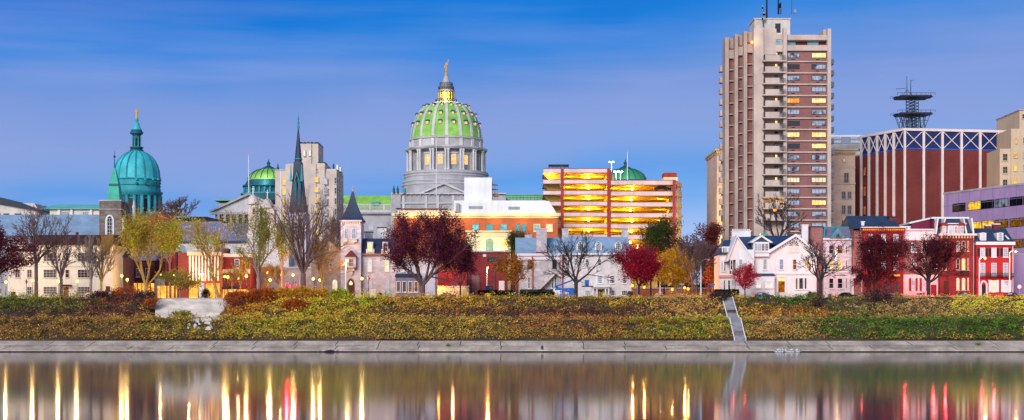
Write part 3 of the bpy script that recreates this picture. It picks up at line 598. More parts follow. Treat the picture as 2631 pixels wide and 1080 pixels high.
# lattice mast on its roof
d = 432; T = thing('lattice_mast', 'dark steel lattice mast with two railed platforms on the brick block roof', 'antenna', 2344, d, z=Z(332, d)); m = MB(); q = .07
def pt(x, y, t): return (X(x, d), d + t, Z(y, d))
for t in (-2, 2):
    for x in (2333, 2355): m.tube(pt(x, 334, t), pt(x, 250, t), q * 1.6)
    for y in range(252, 330, 8):
        m.tube(pt(2333, y, t), pt(2355, y + 8, t), q); m.tube(pt(2355, y, t), pt(2333, y + 8, t), q); m.tube(pt(2333, y, t), pt(2355, y, t), q)
    for x0, x1 in ((2304, 2316), (2326, 2320), (2385, 2372), (2366, 2371), (2345, 2352)): m.tube(pt(x0, 296, t), pt(x1, 331, t), q * 1.2)
    for i in range(6): m.tube(pt(2308 + i * 12, 298, t), pt(2318 + i * 11, 330, t), q); m.tube(pt(2320 + i * 10, 298, t), pt(2314 + i * 11, 330, t), q)
    m.tube(pt(2314, 312, t), pt(2378, 312, t), q)
m.build('frame', 'dark_metal', T)
for y, x0, x1 in ((294, 2297, 2393), (250, 2297, 2393)):
    m = MB(); m.xyz(X(x0 + 8, d), X(x1 - 8, d), d - 4, d + 4, Z(y + 3, d), Z(y - .5, d)); m.xyz(X(x0, d), X(x1, d), d - 2, d + 2, Z(y + 1.5, d), Z(y, d))
    for s in (-4, 4):
        m.tube(pt(x0, y - 6, s), pt(x1, y - 6, s), .05)
        for i in range(9): m.tube(pt(x0 + i * 12, y, s), pt(x0 + i * 12, y - 6, s), .05)
    m.build('platform', 'dark_metal', T)
m = MB(); m.tube(pt(2330, 250, 0), pt(2330, 196, 0), .12, .07); m.tube(pt(2340, 250, 0), pt(2340, 206, 0), .14, .08); m.tube(pt(2302, 229, 0), pt(2328, 227, 0), .06); m.tube(pt(2340, 207, 0), pt(2349, 206, 0), .05); m.tube(pt(2318, 250, 0), pt(2330, 230, 0), .06); m.tube(pt(2346, 250, 0), pt(2330, 230, 0), .06); m.build('mast', 'dark_metal', T)

# stepped tan tower at the right edge
T, f = bld('stepped_tower', 'tan stepped apartment tower at the right edge with small lit windows', 'tower block', 412, 2598, 2760, 331, 22, 'tan_stone')
part('upper_wall', 'tan_stone', T, f, (2621, 2760, 283, 336, -.5, -20)); part('lower_wall', 'tan_stone', T, f, (2570, 2598, 382, None, -.4, -20)); part('coping', 'stone_grey', T, f, (2619, 2762, 281, 283.5, -.2, -20.3))
wins(T, f, [(2577, 2590)], [(395, 414), (428, 446), (461, 480)], pane='glass_dark', fr='tan_stone', t=-.38); wins(T, f, [(2604, 2613)], [(391, 406), (424, 440), (457, 473)], pane='lit_yellow', fr='tan_stone', ny=1)
win(T, f, 2608, 2613, 353, 369, pane='lit_yellow', fr='tan_stone', nx=1, ny=1); win(T, f, 2627, 2640, 293, 306, pane='glass_dark', fr='tan_stone', t=-.48); wins(T, f, [(2628, 2640)], [(353, 369), (391, 406), (424, 440)], pane='glass_dark', fr='tan_stone')

# purple office building, its face receding to the left
A = (X(2425, 399), 399.); B = (X(2631, 371), 371.); fp = Fac(A=A, B=B); LB = (Vector(B) - Vector(A)).length + 14
T = thing('purple_office', 'mauve panelled office building with bands of square lit windows', 'office building', 2520, 390)
zt = Z(500, 399); MB().bm(fp, 0, LB, GZ - .2, zt, 0, -25).build('wall', 'purple_wall', T); MB().bm(fp, -.1, LB, zt, zt + .5, .15, -25).build('coping', 'stone_grey', T)
m = MB()
for z in (zt - 3.2, zt - 8.4, zt - 13.6, zt - 18.8): m.bm(fp, -.02, LB, z, z + .12, .06, -.1)
for k in range(9): m.bm(fp, k * 4.35 + 1.5, k * 4.35 + 1.62, GZ, zt - .02, .05, -.1)
m.build('panel_joint', 'slate_lilac', T)
for r, (z0, xs, kinds) in enumerate(((zt - 4.9, (2448, 2488, 2522, 2558, 2595, 2630), 'dydddd'), (zt - 10.1, (2460, 2492, 2522, 2558, 2595, 2630), 'yyyooo'), (zt - 15.3, (2522, 2558, 2595, 2630), 'dooo'))):
    for x, k in zip(xs, kinds):
        u = fp.u(x); w_ = fp.u(x + 33) - u
        fm, pm = wmesh(w_, 2.15, 0, 4, 1, .09, 0, 'dark_metal', {'d': 'glass_dark', 'y': 'lit_yellow', 'o': 'lit_dusky'}[k])
        o = bpy.data.objects.new('window', fm); C.objects.link(o); o.parent = T; o.location = fp.p(u + w_ / 2, z0, .02) - ORG[T.name]; o.rotation_euler.z = fp.rot
        g = bpy.data.objects.new('pane', pm); C.objects.link(g); g.parent = o

# ================================================================== RIGHT: the row of houses
D = 328
# white gabled house
T, f = bld('gabled_house', 'large white wooden house with slate roof, gables and a bow window', 'house', D, 1936, 2098, 642, 13, 'paint_white'); f2 = Fac(D - 1.2); f3 = Fac(D + 2)
part('wall', 'pink_white', T, f3, (1849, 1893, 655, None, 0, -9)); part('wall', 'paint_white', T, f2, (1890, 1937, 642, None, .5, -9))
MB().pr(f2, [(1868, 668), (1892, 610), (1936, 668)], .45, -8).build('gable', 'pink_white', T)
MB().xs(f, 1896, 1985, [(.7, 645), (-6.5, 606), (-14, 645)]).xs(f, 1985.1, 2075, [(-2.5, 629), (-6.5, 606), (-14, 645)]).build('roof', 'house_slate', T)
MB().pr(f2, [(1865, 672), (1892, 605), (1938, 668), (1935, 669), (1892, 610.5), (1869, 672)], .9, -8.2).build('bargeboard', 'paint_white', T)
MB().pr(f, [(1977, 644), (2043, 607), (2098, 644)], 0.02, -12).build('gable', 'paint_white', T)
MB().pr(f, [(1972, 646), (2043, 603), (2103, 650), (2099, 653), (2043, 609), (1977, 650)], .8, -12).build('roof', 'house_slate', T)
MB().pr(f, [(1971, 645.5), (2043, 601.5), (2104, 649.5), (2100, 654.5), (2043, 608.5), (1976, 650.5)], .95, .7).build('bargeboard', 'paint_white', T)
for i in range(18): x = 1980 + i * 6.4; y = 645 - (x - 1977) * .5606 if x < 2043 else 607 + (x - 2043) * .68; part('bracket', 'pink_white', T, f, (x, x + 1.8, y + 3, y + 8, .6, 0))
for i in range(8): part('bracket', 'pink_white', T, f, (1939 + i * 4.6, 1941 + i * 4.6, 645, 649, .6, 0))
part('eaves', 'paint_white', T, f, (1933, 1982, 641, 645.2, .8, -.2))
MB().pr(f, [(2028, 632), (2030, 622), (2040, 617), (2050, 622), (2052, 632)], .1, -.1).build('sunburst', 'dark_metal', T)
m = MB()
for i in range(6): a = math.pi * (i + .5) / 6; m.tube(f.p(f.u(2040), f.z(2040, 632), .12), f.p(f.u(2040) + 1.3 * math.cos(a), f.z(2040, 632) + 1.25 * math.sin(a), .12), .05, .13, 4)
m.build('spoke', 'paint_white', T)
dm = part('dormer', 'paint_white', T, f, (1934, 1974, 622, 660, 1., -5)); MB().pr(f, [(1924, 624), (1954, 605), (1984, 624), (1976, 625), (1954, 610), (1932, 625)], 1.4, -6).build('roof', 'paint_white', dm); MB().pr(f, [(1936, 622.5), (1954, 611), (1972, 622.5)], 1.05, -5).build('gable', 'house_slate', dm)
for x in (1936.5, 1945.5, 1954.5, 1963.5): win(T, f, x, x + 8.2, 626, 645, pane='glass', t=1.02, nx=2, ny=3, fw=.09, sill=0)
part('oriel_base', 'paint_white', T, f, (1931, 1977, 648, 650, 1.3, 0), (1935, 1973, 656, 661, .6, 0))
wins(T, f, [(1930, 1940), (1960, 1970.5)], [(666, 694)], t=.05, ny=2, nx=1, pane='glass_half'); wins(T, f2, [(1897, 1907)], [(666, 694)], t=.52, nx=1, pane='glass_half'); wins(T, f2, [(1875, 1882)], [(668, 694)], t=.52, nx=1)
for x, p in ((2002, 'glass_pale'), (2036, 'lit_orange_dim'), (2070, 'lit')): win(T, f, x, x + 11, 666, 694, pane=p, nx=1, ny=2)
wins(T, f, [(2027, 2033), (2036, 2044), (2047, 2053)], [(633, 648)], pane='lit_white', fr='pink_white', nx=1, ny=1)
m = part('belt', 'pink_white', T, f, (1985, 2098, 702, 706, .25, 0))
o = part('bay', 'paint_white', T, f, (1932, 1985, 708, None, 2.4, 0)); MB().fr(f, (1929, 1988, 709, 2.7, -.05), (1934, 1984, 703, 1.8, -.05)).build('roof', 'house_slate', o)
for x0, x1 in ((1937, 1952), (1960, 1982)): win(T, f, x0, x1, 722, 741, pane='lit_white', t=2.42, nx=2, ny=2)
o = part('door', 'door_lit', T, f, (1999, 2016, 723, 752, .05, -.1)); part('frame', 'paint_white', o, f, (1995, 1999, 712, 753, .25, 0), (2016, 2020, 712, 753, .25, 0), (1995, 2020, 709, 713, .3, 0)); part('fanlight', 'lit', o, f, (1999, 2016, 714, 722, .04, -.1))
for x, y in ((2043, 2050), (2052, 2064), (2066, 2073)): win(T, f, x, y, 714, 744, nx=1, ny=1, pane='lit_orange_dim' if x == 2043 else 'glass_dark')
part('step', 'concrete_pale', T, f, (1998, 2022, 756, None, 2.4, .1), (2000, 2020, 752, 756, 1.4, .1))
MB().fr(f3, (1846, 1895, 652, .6, -9), (1866, 1893, 617, -3, -6)).build('roof', 'house_slate', T)
part('turret', 'pink_white', T, f3, (1855, 1893, 634, 655, .2, -5)); wins(T, f3, [(1857, 1861.5), (1862.5, 1867), (1871, 1874)], [(636, 651)], nx=1, ny=1, t=.22, fw=.07, sill=0)
part('cornice', 'dark_metal', T, f3, (1846, 1880, 651.5, 654, .7, .1)); wins(T, f3, [(1873, 1879), (1881, 1887)], [(682, 706)], nx=1, t=.02); wins(T, f3, [(1860, 1864), (1853, 1856)], [(672, 698)], nx=1, fw=.07)
wins(T, f3, [(1859, 1863), (1870, 1876), (1879, 1885)], [(720, 744)], nx=1, fw=.07); part('belt', 'red_pale', T, f3, (1847, 1893, 708, 714, .4, 0))
o = chimney(T, f, 1892, 1940, 589, 612, 'paint_white', -6, 1.6, 'paint_white'); m = MB()
for i in range(9): m.b(f, 1893 + i * 5.3, 1895 + i * 5.3, 584, 589, -6, -7)
m.build('pot', 'paint_white', o); chimney(T, f, 2070, 2086, 574, 640, 'paint_white', -4, 1.3, 'paint_white'); part('chimney', 'paint_white', T, f, (2060, 2088, 599, 608, -6, -8))
part('skylight', 'glass_teal', T, f, (1968, 1986, 596, 602, -6, -8))
# grey stone house with mauve mansard
T, f = bld('mansard_house', 'grey lilac stone house with mauve mansard roof and teal triangular dormers', 'row house', 329.5, 2116, 2213, 612, 14, 'ashlar', 'row houses facing the river')
part('wall', 'brick_rose', T, f, (2086, 2116, 584, None, -.6, -14)); part('roof', 'dark_metal', T, f, (2084, 2117, 581, 584, -.5, -14.2))
MB().fr(f, (2115, 2214, 613, .15, -14), (2118, 2206, 583, -2.2, -12)).build('roof', 'slate_mauve', T); part('cornice', 'lime_stone', T, f, (2114, 2215, 612.5, 617, .5, 0)); part('ridge', 'teal_trim', T, f, (2117, 2207, 581, 583.5, -2, -12.2))
MB().pr(f, [(2114.5, 614), (2118, 583), (2121, 583), (2118.5, 614)], .2, -2.5).build('roof_hip', 'teal_trim', T); MB().pr(f, [(2210.5, 614), (2204, 583), (2207, 583), (2214.5, 614)], .2, -2.5).build('roof_hip', 'teal_trim', T)
for a, b, c, y in ((2130, 2151, 2173, 584), (2181, 2194, 2207, 592)):
    o = MB().pr(f, [(a, 614), (b, y), (c, 614)], .5, -3).build('dormer', 'teal_trim', T); MB().pr(f, [(a + 5, 613), (b, y + 7), (c - 5, 613)], .6, .4).build('gable', 'slate_mauve', o); win(T, f, b - 6, b + 6, 600, 612.5, t=.62, arch=1, pane='glass_dark', fr='teal_trim', sill=0)
for y0, y1, ps in ((630, 653, ('glass_warm', 'glass_warm', 'glass_warm', 'glass_dark')), (668, 693, ('lit', 'lit', 'glass_warm', 'glass_brown')), (715, 742, ('glass_warm', 'glass_dark', 'glass_warm', None))):
    for (a, b, ar), p in zip(((2129, 2142, 0), (2151, 2165, 0), (2172, 2177, 0), (2188, 2205, 1)), ps):
        if p: win(T, f, a, b, y0, y1, pane=p, fr='lime_stone', nx=1, ny=2, arch=ar)
part('belt', 'lime_stone', T, f, (2115, 2214, 657, 660, .3, 0), (2115, 2214, 697, 701, .35, 0))
o = MB().pr(f, [(2183, 770), (2183, 716), (2187, 708), (2199, 702), (2211, 708), (2214, 716), (2214, 770), (2209, 770), (2209, 720), (2199, 709), (2189, 720), (2189, 770)], 1.8, 0).build('porch', 'lime_stone', T)
part('door', 'door_wood', T, f, (2195, 2205, 720, None, .06, -.1)); plight(f.p(f.u(2202), f.z(2202, 717), .9), (1, .6, .12), 420, T, .1); part('porch_lamp', 'lamp_orange', T, f, (2201, 2203.5, 715, 718, 1.1, .9))
# red house with dentilled cornice
T, f = bld('brick_house', 'red brick house with slate roof and rust coloured dentilled cornice', 'row house', 327.5, 2216, 2321, 594, 14, 'brick_red', 'row houses facing the river')
MB().xs(f, 2192, 2314, [(.5, 588), (-6.5, 555), (-14, 588)]).build('roof', 'slate_blue', T)
MB().add([f.p(f.u(2192.5), f.z(2192, y), t) for t, y in ((0, 640), (-14, 640))] + [f.p(f.u(2192.5), f.z(2192, y, t), t) for t, y in ((-14, 590), (-6.5, 557), (0, 590))], [(0, 1, 2, 3, 4)]).build('gable', 'brick_rose', T)
part('wall', 'brick_rose', T, f, (2193, 2216, 592, None, -.8, -13.9))
o = part('cornice', 'red_trim', T, f, (2213, 2324, 586, 596, .7, 0), (2215, 2322, 597, 600, .25, 0)); m = MB()
for i in range(22): m.b(f, 2215 + i * 4.9, 2217.4 + i * 4.9, 589, 593, .95, .6)
m.build('dentil', 'gold', o); part('gutter', 'paint_white', T, f, (2211, 2325, 584, 586, 1., -.1))
wins(T, f, [(2232, 2244), (2264, 2276), (2295, 2308)], [(602, 622)], pane='glass_pale'); wins(T, f, [(2232, 2244), (2264, 2276), (2295, 2308)], [(636, 658)], pane='glass_blind'); wins(T, f, [(2232, 2244), (2264, 2276), (2295, 2308)], [(672, 694)], pane='glass')
part('belt', 'red_trim', T, f, (2215, 2322, 625, 628, .2, 0), (2215, 2322, 661, 664, .2, 0)); chimney(T, f, 2297, 2315, 553, 590, 'brick_dark', -4, 1.5, 'dark_metal'); chimney(T, f, 2217, 2224, 568, 588, 'paint_white', -1.2, .6, 'paint_white')
part('shop_sign', 'amber_soft', T, f, (2281, 2311, 706, 710, .5, .1)); wins(T, f, [(2270, 2280), (2284, 2294), (2298, 2308)], [(722, 752)], pane='glass_dark', fr='red_trim', nx=1, ny=1); part('door', 'door_wood', T, f, (2226, 2238, 722, None, .05, -.1))
# house with tall white frieze
T, f = bld('frieze_house', 'rose brick house with a tall white frieze, white ground floor and red shutters', 'row house', 328.6, 2321, 2416, 616, 14, 'brick_rose', 'row houses facing the river')
part('frieze', 'paint_white', T, f, (2319, 2416, 592, 618, .3, -3)); part('cornice', 'paint_white', T, f, (2317, 2416, 589, 592.5, .8, -3.2)); part('ground_wall', 'pink_white', T, f, (2320, 2416, 706, None, .18, 0))
wins(T, f, [(2341, 2354), (2368, 2381), (2395, 2407)], [(625, 648), (664, 690)], pane='glass')
for x in (2341, 2368):
    o = win(T, f, x, x + 10, 716, 748, pane='glass_pale', nx=2, ny=3, t=.2); part('shutter', 'red_trim', T, f, (x - 6, x - .5, 715, 748, .3, .19)); part('shutter', 'red_trim', T, f, (x + 10.5, x + 16, 715, 748, .3, .19))
part('door', 'red_trim', T, f, (2391, 2405, 732, None, .24, .1)); part('roof_house', 'paint_white', T, f, (2319, 2355, 579, 591, -3, -8)); wins(T, f, [(2327, 2331), (2334, 2341), (2346, 2352)], [(583, 588)], t=-2.98, nx=1, ny=1, fw=.05, sill=0)
# ornate brick house with blue mansard
T, f = bld('ornate_house', 'ornate dark red brick house under a blue mansard roof with arched dormers', 'row house', 327, 2415, 2502, 606, 16, 'brick_red', 'row houses facing the river')
MB().pr(f, [(2355, 690), (2355, 570), (2402, 560), (2402, 690)], -4, -17.9).build('wall', 'maroon_wall', T); MB().pr(f, [(2349, 568), (2403, 556), (2403, 560), (2349, 572.5)], -3.8, -18).build('coping', 'paint_white', T)
part('party_wall', 'maroon_wall', T, f, (2402, 2416, 565, 640, -1.5, -18))
MB().fr(f, (2402, 2503, 603, .1, -16), (2408, 2494, 560, -2.6, -14)).build('roof', 'slate_blue', T); part('ridge', 'paint_white', T, f, (2401, 2498, 556, 560.5, -2.2, -14.5))
for x0, x1, x2, x3 in ((2402, 2406, 2411, 2408), (2416, 2420, 2430, 2427), (2481, 2485, 2477, 2474), (2499, 2503, 2498, 2494)): MB().pr(f, [(x0, 602), (x1, 602), (x2, 561), (x3, 561)], .25, -2.6).build('roof_hip', 'paint_white', T)
part('deck', 'paint_white', T, f, (2422, 2482, 574, 576.5, .5, -2))
for x0, x1, tr in ((2420, 2429, 'red_trim'), (2435, 2445, 0), (2449.5, 2459.5, 0), (2464, 2473, 'red_trim')):
    o = part('dormer', 'paint_white' if not tr else 'tan_stone', T, f, (x0 - 1.5, x1 + 1.5, 580, 602, .5, -3))
    if tr: MB().pr(f, [(x0 - 5, 579), (x0 - 3, 575), (x0 + 4.5, 572), (x1 + 3, 575), (x1 + 5, 579)], .9, -2).build('hood', 'red_trim', o)
    win(T, f, x0, x1, 581, 600, arch=1, t=.52, pane='glass_pale', sill=0)
o = part('cornice', 'pink_white', T, f, (2411, 2507, 601, 606, .9, -.1))
for i in range(12): part('bracket', 'tan_stone', o, f, (2416 + i * 7.4, 2419 + i * 7.4, 606, 613, .7, 0))
for x0, x1 in ((2420, 2431), (2456.5, 2465.5), (2470.5, 2480), (2485, 2489)):
    for y0, y1, p in ((619, 646, 'glass'), (664, 694, 'glass'), (714, 746, 'lit_pale')):
        if x0 == 2420 and y0 == 714: continue
        win(T, f, x0, x1, y0, y1, arch=1, pane='lit' if (x0 == 2470.5 and y0 == 664) else p, fr='tan_stone', nx=1, fw=.1)
part('balcony', 'iron', T, f, (2466, 2486, 696, 705, 1., 0)); part('door', 'door_wood', T, f, (2425, 2438, 722, None, .1, 0)); part('belt', 'brick_dark', T, f, (2414, 2503, 655, 658, .2, 0), (2414, 2503, 703, 707, .25, 0)); part('downpipe', 'stone_grey', T, f, (2500, 2501.5, 606, None, .3, .1))
# federal brick house
T, f = bld('federal_house', 'bright red brick house with black shutters, white cornice and slate dormers', 'row house', 326, 2509, 2603, 628, 12, 'brick_federal', 'row houses facing the river')
MB().xs(f, 2504, 2605, [(.4, 624), (-5.5, 587), (-12, 624)]).build('roof', 'slate_blue', T); part('cornice', 'paint_white', T, f, (2506, 2606, 622, 630, .7, -.1)); MB().pr(f, [(2585, 604), (2588, 604), (2606, 622), (2602, 624)], -1, -2).build('coping', 'paint_white', T)
for x in (2522, 2566): part('dormer', 'paint_white', T, f, (x - 2, x + 14.5, 598, 621, -.6, -4)); win(T, f, x, x + 12.5, 597, 619, t=-.58, arch=2, pane='glass_pale', nx=3, ny=4, sill=0)
for x in (2518, 2547, 2577):
    win(T, f, x, x + 13, 637, 661, nx=2, ny=4, pane='glass_pale'); part('shutter', 'shutter_black', T, f, (x - 6.5, x - .5, 638, 659, .12, .01)); part('shutter', 'shutter_black', T, f, (x + 13.5, x + 19.5, 638, 659, .12, .01)); win(T, f, x, x + 13, 676, 711, nx=3, ny=5, pane='glass_pale')
for x in (2547, 2579): win(T, f, x, x + 12, 721, 750, nx=2, ny=4, pane='lit_pale' if x == 2547 else 'glass_pale', t=.02); part('shutter', 'paint_white', T, f, (x - 7, x - .5, 720, 751, .12, .01)); part('shutter', 'paint_white', T, f, (x + 12.5, x + 19, 720, 751, .12, .01))
o = MB().pr(f, [(2517, 770), (2517, 730), (2520, 723), (2526, 720), (2532, 723), (2536, 730), (2536, 770), (2532, 770), (2532, 731), (2526, 724), (2521, 731), (2521, 770)], .4, 0).build('doorway', 'lime_stone', T); part('door', 'shutter_black', T, f, (2521, 2532, 732, None, .06, -.1))
m = MB(); m.b(f, 2510, 2602, 711, 712.5, 1.1, 0); m.b(f, 2510, 2602, 703, 704, 1.1, 1.04)
for i in range(60): m.b(f, 2510 + i * 1.53, 2510.4 + i * 1.53, 704, 711, 1.1, 1.05)
m.build('balcony', 'iron', T); chimney(T, f, 2555, 2569, 574, 600, 'brick_red', -6, 1.2, 'paint_white'); chimney(T, f, 2572, 2588, 571, 606, 'brick_dark', -5, 1.6, 'paint_white'); part('downpipe', 'paint_white', T, f, (2601, 2602.2, 630, None, .3, .1))
T, f = bld('garden_wall', 'dark mauve blank wall filling the gap right of the federal house', 'wall', 340, 2600, 2720, 655, 8, 'purple_wall'); part('coping', 'stone_grey', T, f, (2599, 2722, 652, 655, .1, -8.1))
# ================================================================== CENTRE: the domed capitol
def rv(name, mat, P, cx, d, prof, n=48, smooth=True, ph=0.):
    s = d / F; o = MB().rev(X(cx, d), d, [(r * s, Z(y, d)) for r, y in prof], n, ph).build(name, mat, P)
    if smooth:
        for p in o.data.polygons: p.use_smooth = len(p.vertices) == 4
        try: o.data.set_sharp_from_angle(angle=R(35))
        except Exception: pass
    return o
d = 545; cx = 1146.4; s = d / F; f = Fac(512)
T = thing('capitol_building', 'grey stone capitol with a great lime green dome topped by a gilded statue', 'capitol', cx, d)
ax, ay = X(cx, d), d
def ring(k, n, ph): a = ph + 2 * math.pi * k / n; return math.sin(a), -math.cos(a)
DP = [(90.5, 360), (89.5, 345), (87, 332), (83, 318), (77, 303), (69, 290), (58.5, 279), (46, 271), (30, 265)]
dome = rv('dome', 'copper_lime', T, cx, d, DP, 64)
for k in range(16):
    sx, sy = ring(k, 16, R(3.6)); m = MB(); tx_, ty_ = -sy, sx
    for (r0, y0), (r1, y1) in zip(DP, DP[1:]):
        q = []
        for r, y in ((r0, y0), (r1, y1)):
            for o_ in (-.35, .9):
                w = (2.3 + r * .016) * s
                for e_ in (-1, 1): q.append((ax + sx * (r + o_) * s + tx_ * w * e_, ay + sy * (r + o_) * s + ty_ * w * e_, Z(y, d) + (.25 if o_ > 0 else 0)))
        m.hexa([q[0], q[1], q[3], q[2], q[4], q[5], q[7], q[6]])
    m.build('rib', 'capitol_light', dome)
    rv('rib_foot', 'gold', dome, cx + (sx * 91.5) , d + sy * 91.5 * s, [(1.9, 361), (2.1, 358), (1.2, 355)], 8)
for row, (rr, y, w, h) in enumerate(((84.8, 325, 4.0, 8), (74.5, 300, 3.5, 7), (56.5, 277, 2.8, 5.5))):
    for k in range(16):
        sx, sy = ring(k, 16, R(3.6 + 11.25))
        if sy > .25: continue
        c = Vector((ax + sx * rr * s, ay + sy * rr * s, Z(y, d))); o_ = Vector((sx, sy, 0)); t_ = Vector((-sy, sx, 0)); m = MB(); W_, H_ = w * s, h * s
        def bx(mm, a0, a1, b0, b1, z0, z1): mm.hexa([tuple(c + t_ * a + o_ * b + Vector((0, 0, z))) for z in (z0, z1) for a, b in ((a0, b0), (a1, b0), (a1, b1), (a0, b1))])
        bx(m, -W_, W_, -1., .5, -H_ * .5, H_ * .45); g = m.build('dormer', 'capitol_stone', dome)
        m = MB(); bx(m, -W_ * 1.35, W_ * 1.35, -1., .8, H_ * .45, H_ * .72); bx(m, -W_ * .9, W_ * .9, -1., .7, H_ * .72, H_ * .95); m.build('hood', 'copper_dark', g)
        m = MB(); bx(m, -W_ * .68, W_ * .68, .5, .55, -H_ * .38, H_ * .38); m.build('pane', 'lit_dome', g)
rv('drum', 'capitol_stone', T, cx, d, [(85, 447), (85, 391), (93, 390), (93, 386)], 64)
rv('attic', 'capitol_stone', T, cx, d, [(93, 387), (91.5, 384), (91.5, 366), (95, 364), (95, 360), (90, 359.5)], 64)
rv('cornice', 'capitol_stone', T, cx, d, [(92, 393), (103, 392), (106, 388), (106, 385), (92, 384.5)], 64)
rv('drum_base', 'capitol_stone', T, cx, d, [(120, 520), (113, 500), (112, 478), (110, 476), (110, 470), (107, 468), (106, 456), (108, 452), (108, 446), (84, 445)], 64)
for y, r in ((451, 108.5), (458, 107.5), (471, 111), (480, 113.5)): rv('moulding', 'capitol_light', T, cx, d, [(r - 3, y + 2.6), (r, y + 2), (r + 1.6, y), (r + 1.6, y - 1), (r - 3, y - 1.6)], 64)
for k in range(16):
    sx, sy = ring(k, 16, R(3.6))
    if sy > .5: continue
    for e_ in (-3.6, 3.6):
        c = (ax + sx * 99 * s - sy * e_ * s, ay + sy * 99 * s + sx * e_ * s); m = MB(); m.rev(c[0], c[1], [(3.6 * s, Z(446, d)), (3.6 * s, Z(443, d)), (2.9 * s, Z(442, d)), (2.5 * s, Z(398, d)), (3.8 * s, Z(394, d)), (3.8 * s, Z(392, d))], 10); m.build('column', 'capitol_light', T, smooth=False)
    m = MB(); a0 = Vector((ax + sx * 91 * s, ay + sy * 91 * s, 0)); o_ = Vector((sx, sy, 0)); t_ = Vector((-sy, sx, 0))
    m.hexa([tuple(a0 + t_ * a + o_ * b + Vector((0, 0, z))) for z in (Z(445.5, d), Z(392, d)) for a, b in ((-.65, -.8), (.65, -.8), (.65, .35), (-.65, .35))]); m.build('pilaster', 'capitol_stone', T)
    m = MB(); a0 = Vector((ax + sx * 93 * s, ay + sy * 93 * s, 0)); m.hexa([tuple(a0 + t_ * a + o_ * b + Vector((0, 0, z))) for z in (Z(383, d), Z(365.5, d)) for a, b in ((-.6, -.8), (.6, -.8), (.6, .2), (-.6, .2))]); m.build('pilaster', 'capitol_light', T)
for k in range(16):
    sx, sy = ring(k, 16, R(3.6 + 11.25))
    if sy > .3: continue
    o_ = Vector((sx, sy, 0)); t_ = Vector((-sy, sx, 0)); a0 = Vector((ax, ay, 0)) + o_ * 85.2 * s; m = MB()
    m.hexa([tuple(a0 + t_ * a + o_ * b + Vector((0, 0, z))) for z in (Z(432, d), Z(403, d)) for a, b in ((-1.1, -.3), (1.1, -.3), (1.1, .18), (-1.1, .18))]); m.hexa([tuple(a0 + t_ * a + o_ * b + Vector((0, 0, z))) for z in (Z(402.9, d), Z(400, d)) for a, b in ((-1.5, -.3), (1.5, -.3), (1.5, .5), (-1.5, .5))]); g = m.build('window', 'capitol_light', T)
    m = MB(); m.hexa([tuple(a0 + t_ * a + o_ * b + Vector((0, 0, z))) for z in (Z(430, d), Z(407, d)) for a, b in ((-.75, .1), (.75, .1), (.75, .25), (-.75, .25))]); m.build('pane', 'lit_dome' if abs(sx) < .75 else 'glass_dark', g)
la = rv('lantern', 'capitol_stone', T, cx, d, [(29, 266), (27, 262), (17, 261.5), (17, 234)], 32); rv('core', 'lit_yellow', la, cx, d, [(15, 262), (15, 236)], 24)
for k in range(16):
    sx, sy = ring(k, 16, 0); rv('column', 'lamplit_stone', la, cx + sx * 19.5, d + sy * 19.5 * s, [(1.9, 262), (1.7, 259), (1.6, 238), (2.1, 236)], 8)  # yellow light of the lantern put into the column stone's colour
rv('gallery', 'capitol_stone', T, cx, d, [(22, 236), (22.5, 233), (18, 232.5), (17, 231), (16, 217)], 32)
m = MB()
for r, y0, y1, dr in ((27.5, 266, 257, 1), (20, 233, 224, 1), (16.5, 224, 214, 1)):
    for k in range(28):
        sx, sy = ring(k, 28, 0); a = Vector((ax + sx * r * s, ay + sy * r * s, 0)); m.tube(a + Vector((0, 0, Z(y0, d))), a + Vector((0, 0, Z(y1, d))), .09, n=4)
        sx2, sy2 = ring(k + 1, 28, 0); b = Vector((ax + sx2 * r * s, ay + sy2 * r * s, 0))
        for yy in (y1, (y0 + y1) / 2): m.tube(a + Vector((0, 0, Z(yy, d))), b + Vector((0, 0, Z(yy, d))), .09, n=4)
m.build('railing', 'dark_metal', T)
rv('cap', 'capitol_stone', T, cx, d, [(13, 218), (9, 208), (6, 200), (4, 196), (4.5, 194)], 24)
st = rv('statue', 'gold', T, cx, d, [(3.2, 195), (4.6, 191), (3.2, 187.5), (1.6, 186.5), (2.6, 184), (2.3, 178), (2.8, 173), (3.1, 168), (1.3, 165.5), (1.6, 162.5), (.6, 160)], 14)
m = MB(); p = lambda x, y: (X(cx + x, d), d - .4, Z(y, d)); m.tube(p(2, 169), p(5.2, 159), .2, .12, 5); m.tube(p(5.2, 160), p(5.8, 154), .1, .22, 5); m.tube(p(-2.2, 169), p(-4, 176), .2, .13, 5); m.build('arm', 'gold', st)
for k in range(10): # floodlights on the gallery of the drum wash the dome
    sx, sy = ring(k, 10, 0)
    if sy < .3: plight((ax + sx * 135 * s, ay + sy * 135 * s, Z(375, d)), (1, .95, .7), 260, T, .4)
plight((ax, ay - 20 * s - 1.2, Z(255, d)), (1, .8, .2), 700, T, .3)
# body, pediment, wings
part('wall', 'capitol_stone', T, f, (1010, 1300, 499, None, 0, -70), (1005, 1030, 494, None, .6, -8))
o = part('balustrade', 'capitol_light', T, f, (1006, 1300, 496.5, 499.5, .9, -.5), (1006, 1300, 521, 524, .5, 0)); m = MB()
for x in range(1008, 1195, 12): m.b(f, x, x + 1.6, 499.5, 503, .8, 0)
m.build('bracket', 'capitol_stone', o)
for x in (1034, 1092, 1122, 1162): part('pilaster', 'capitol_light', T, f, (x, x + 6, 503, None, .45, 0))
part('belt', 'brick_rose', T, f, (1018, 1150, 535.5, 539, .6, 0))
MB().pr(f, [(1080, 497), (1140, 471), (1200, 497)], -2, -20).build('gable', 'capitol_stone', T); MB().pr(f, [(1072, 497.5), (1140, 467.5), (1208, 497.5), (1198, 497.5), (1140, 473), (1082, 497.5)], -1, -20).build('pediment', 'capitol_light', T)
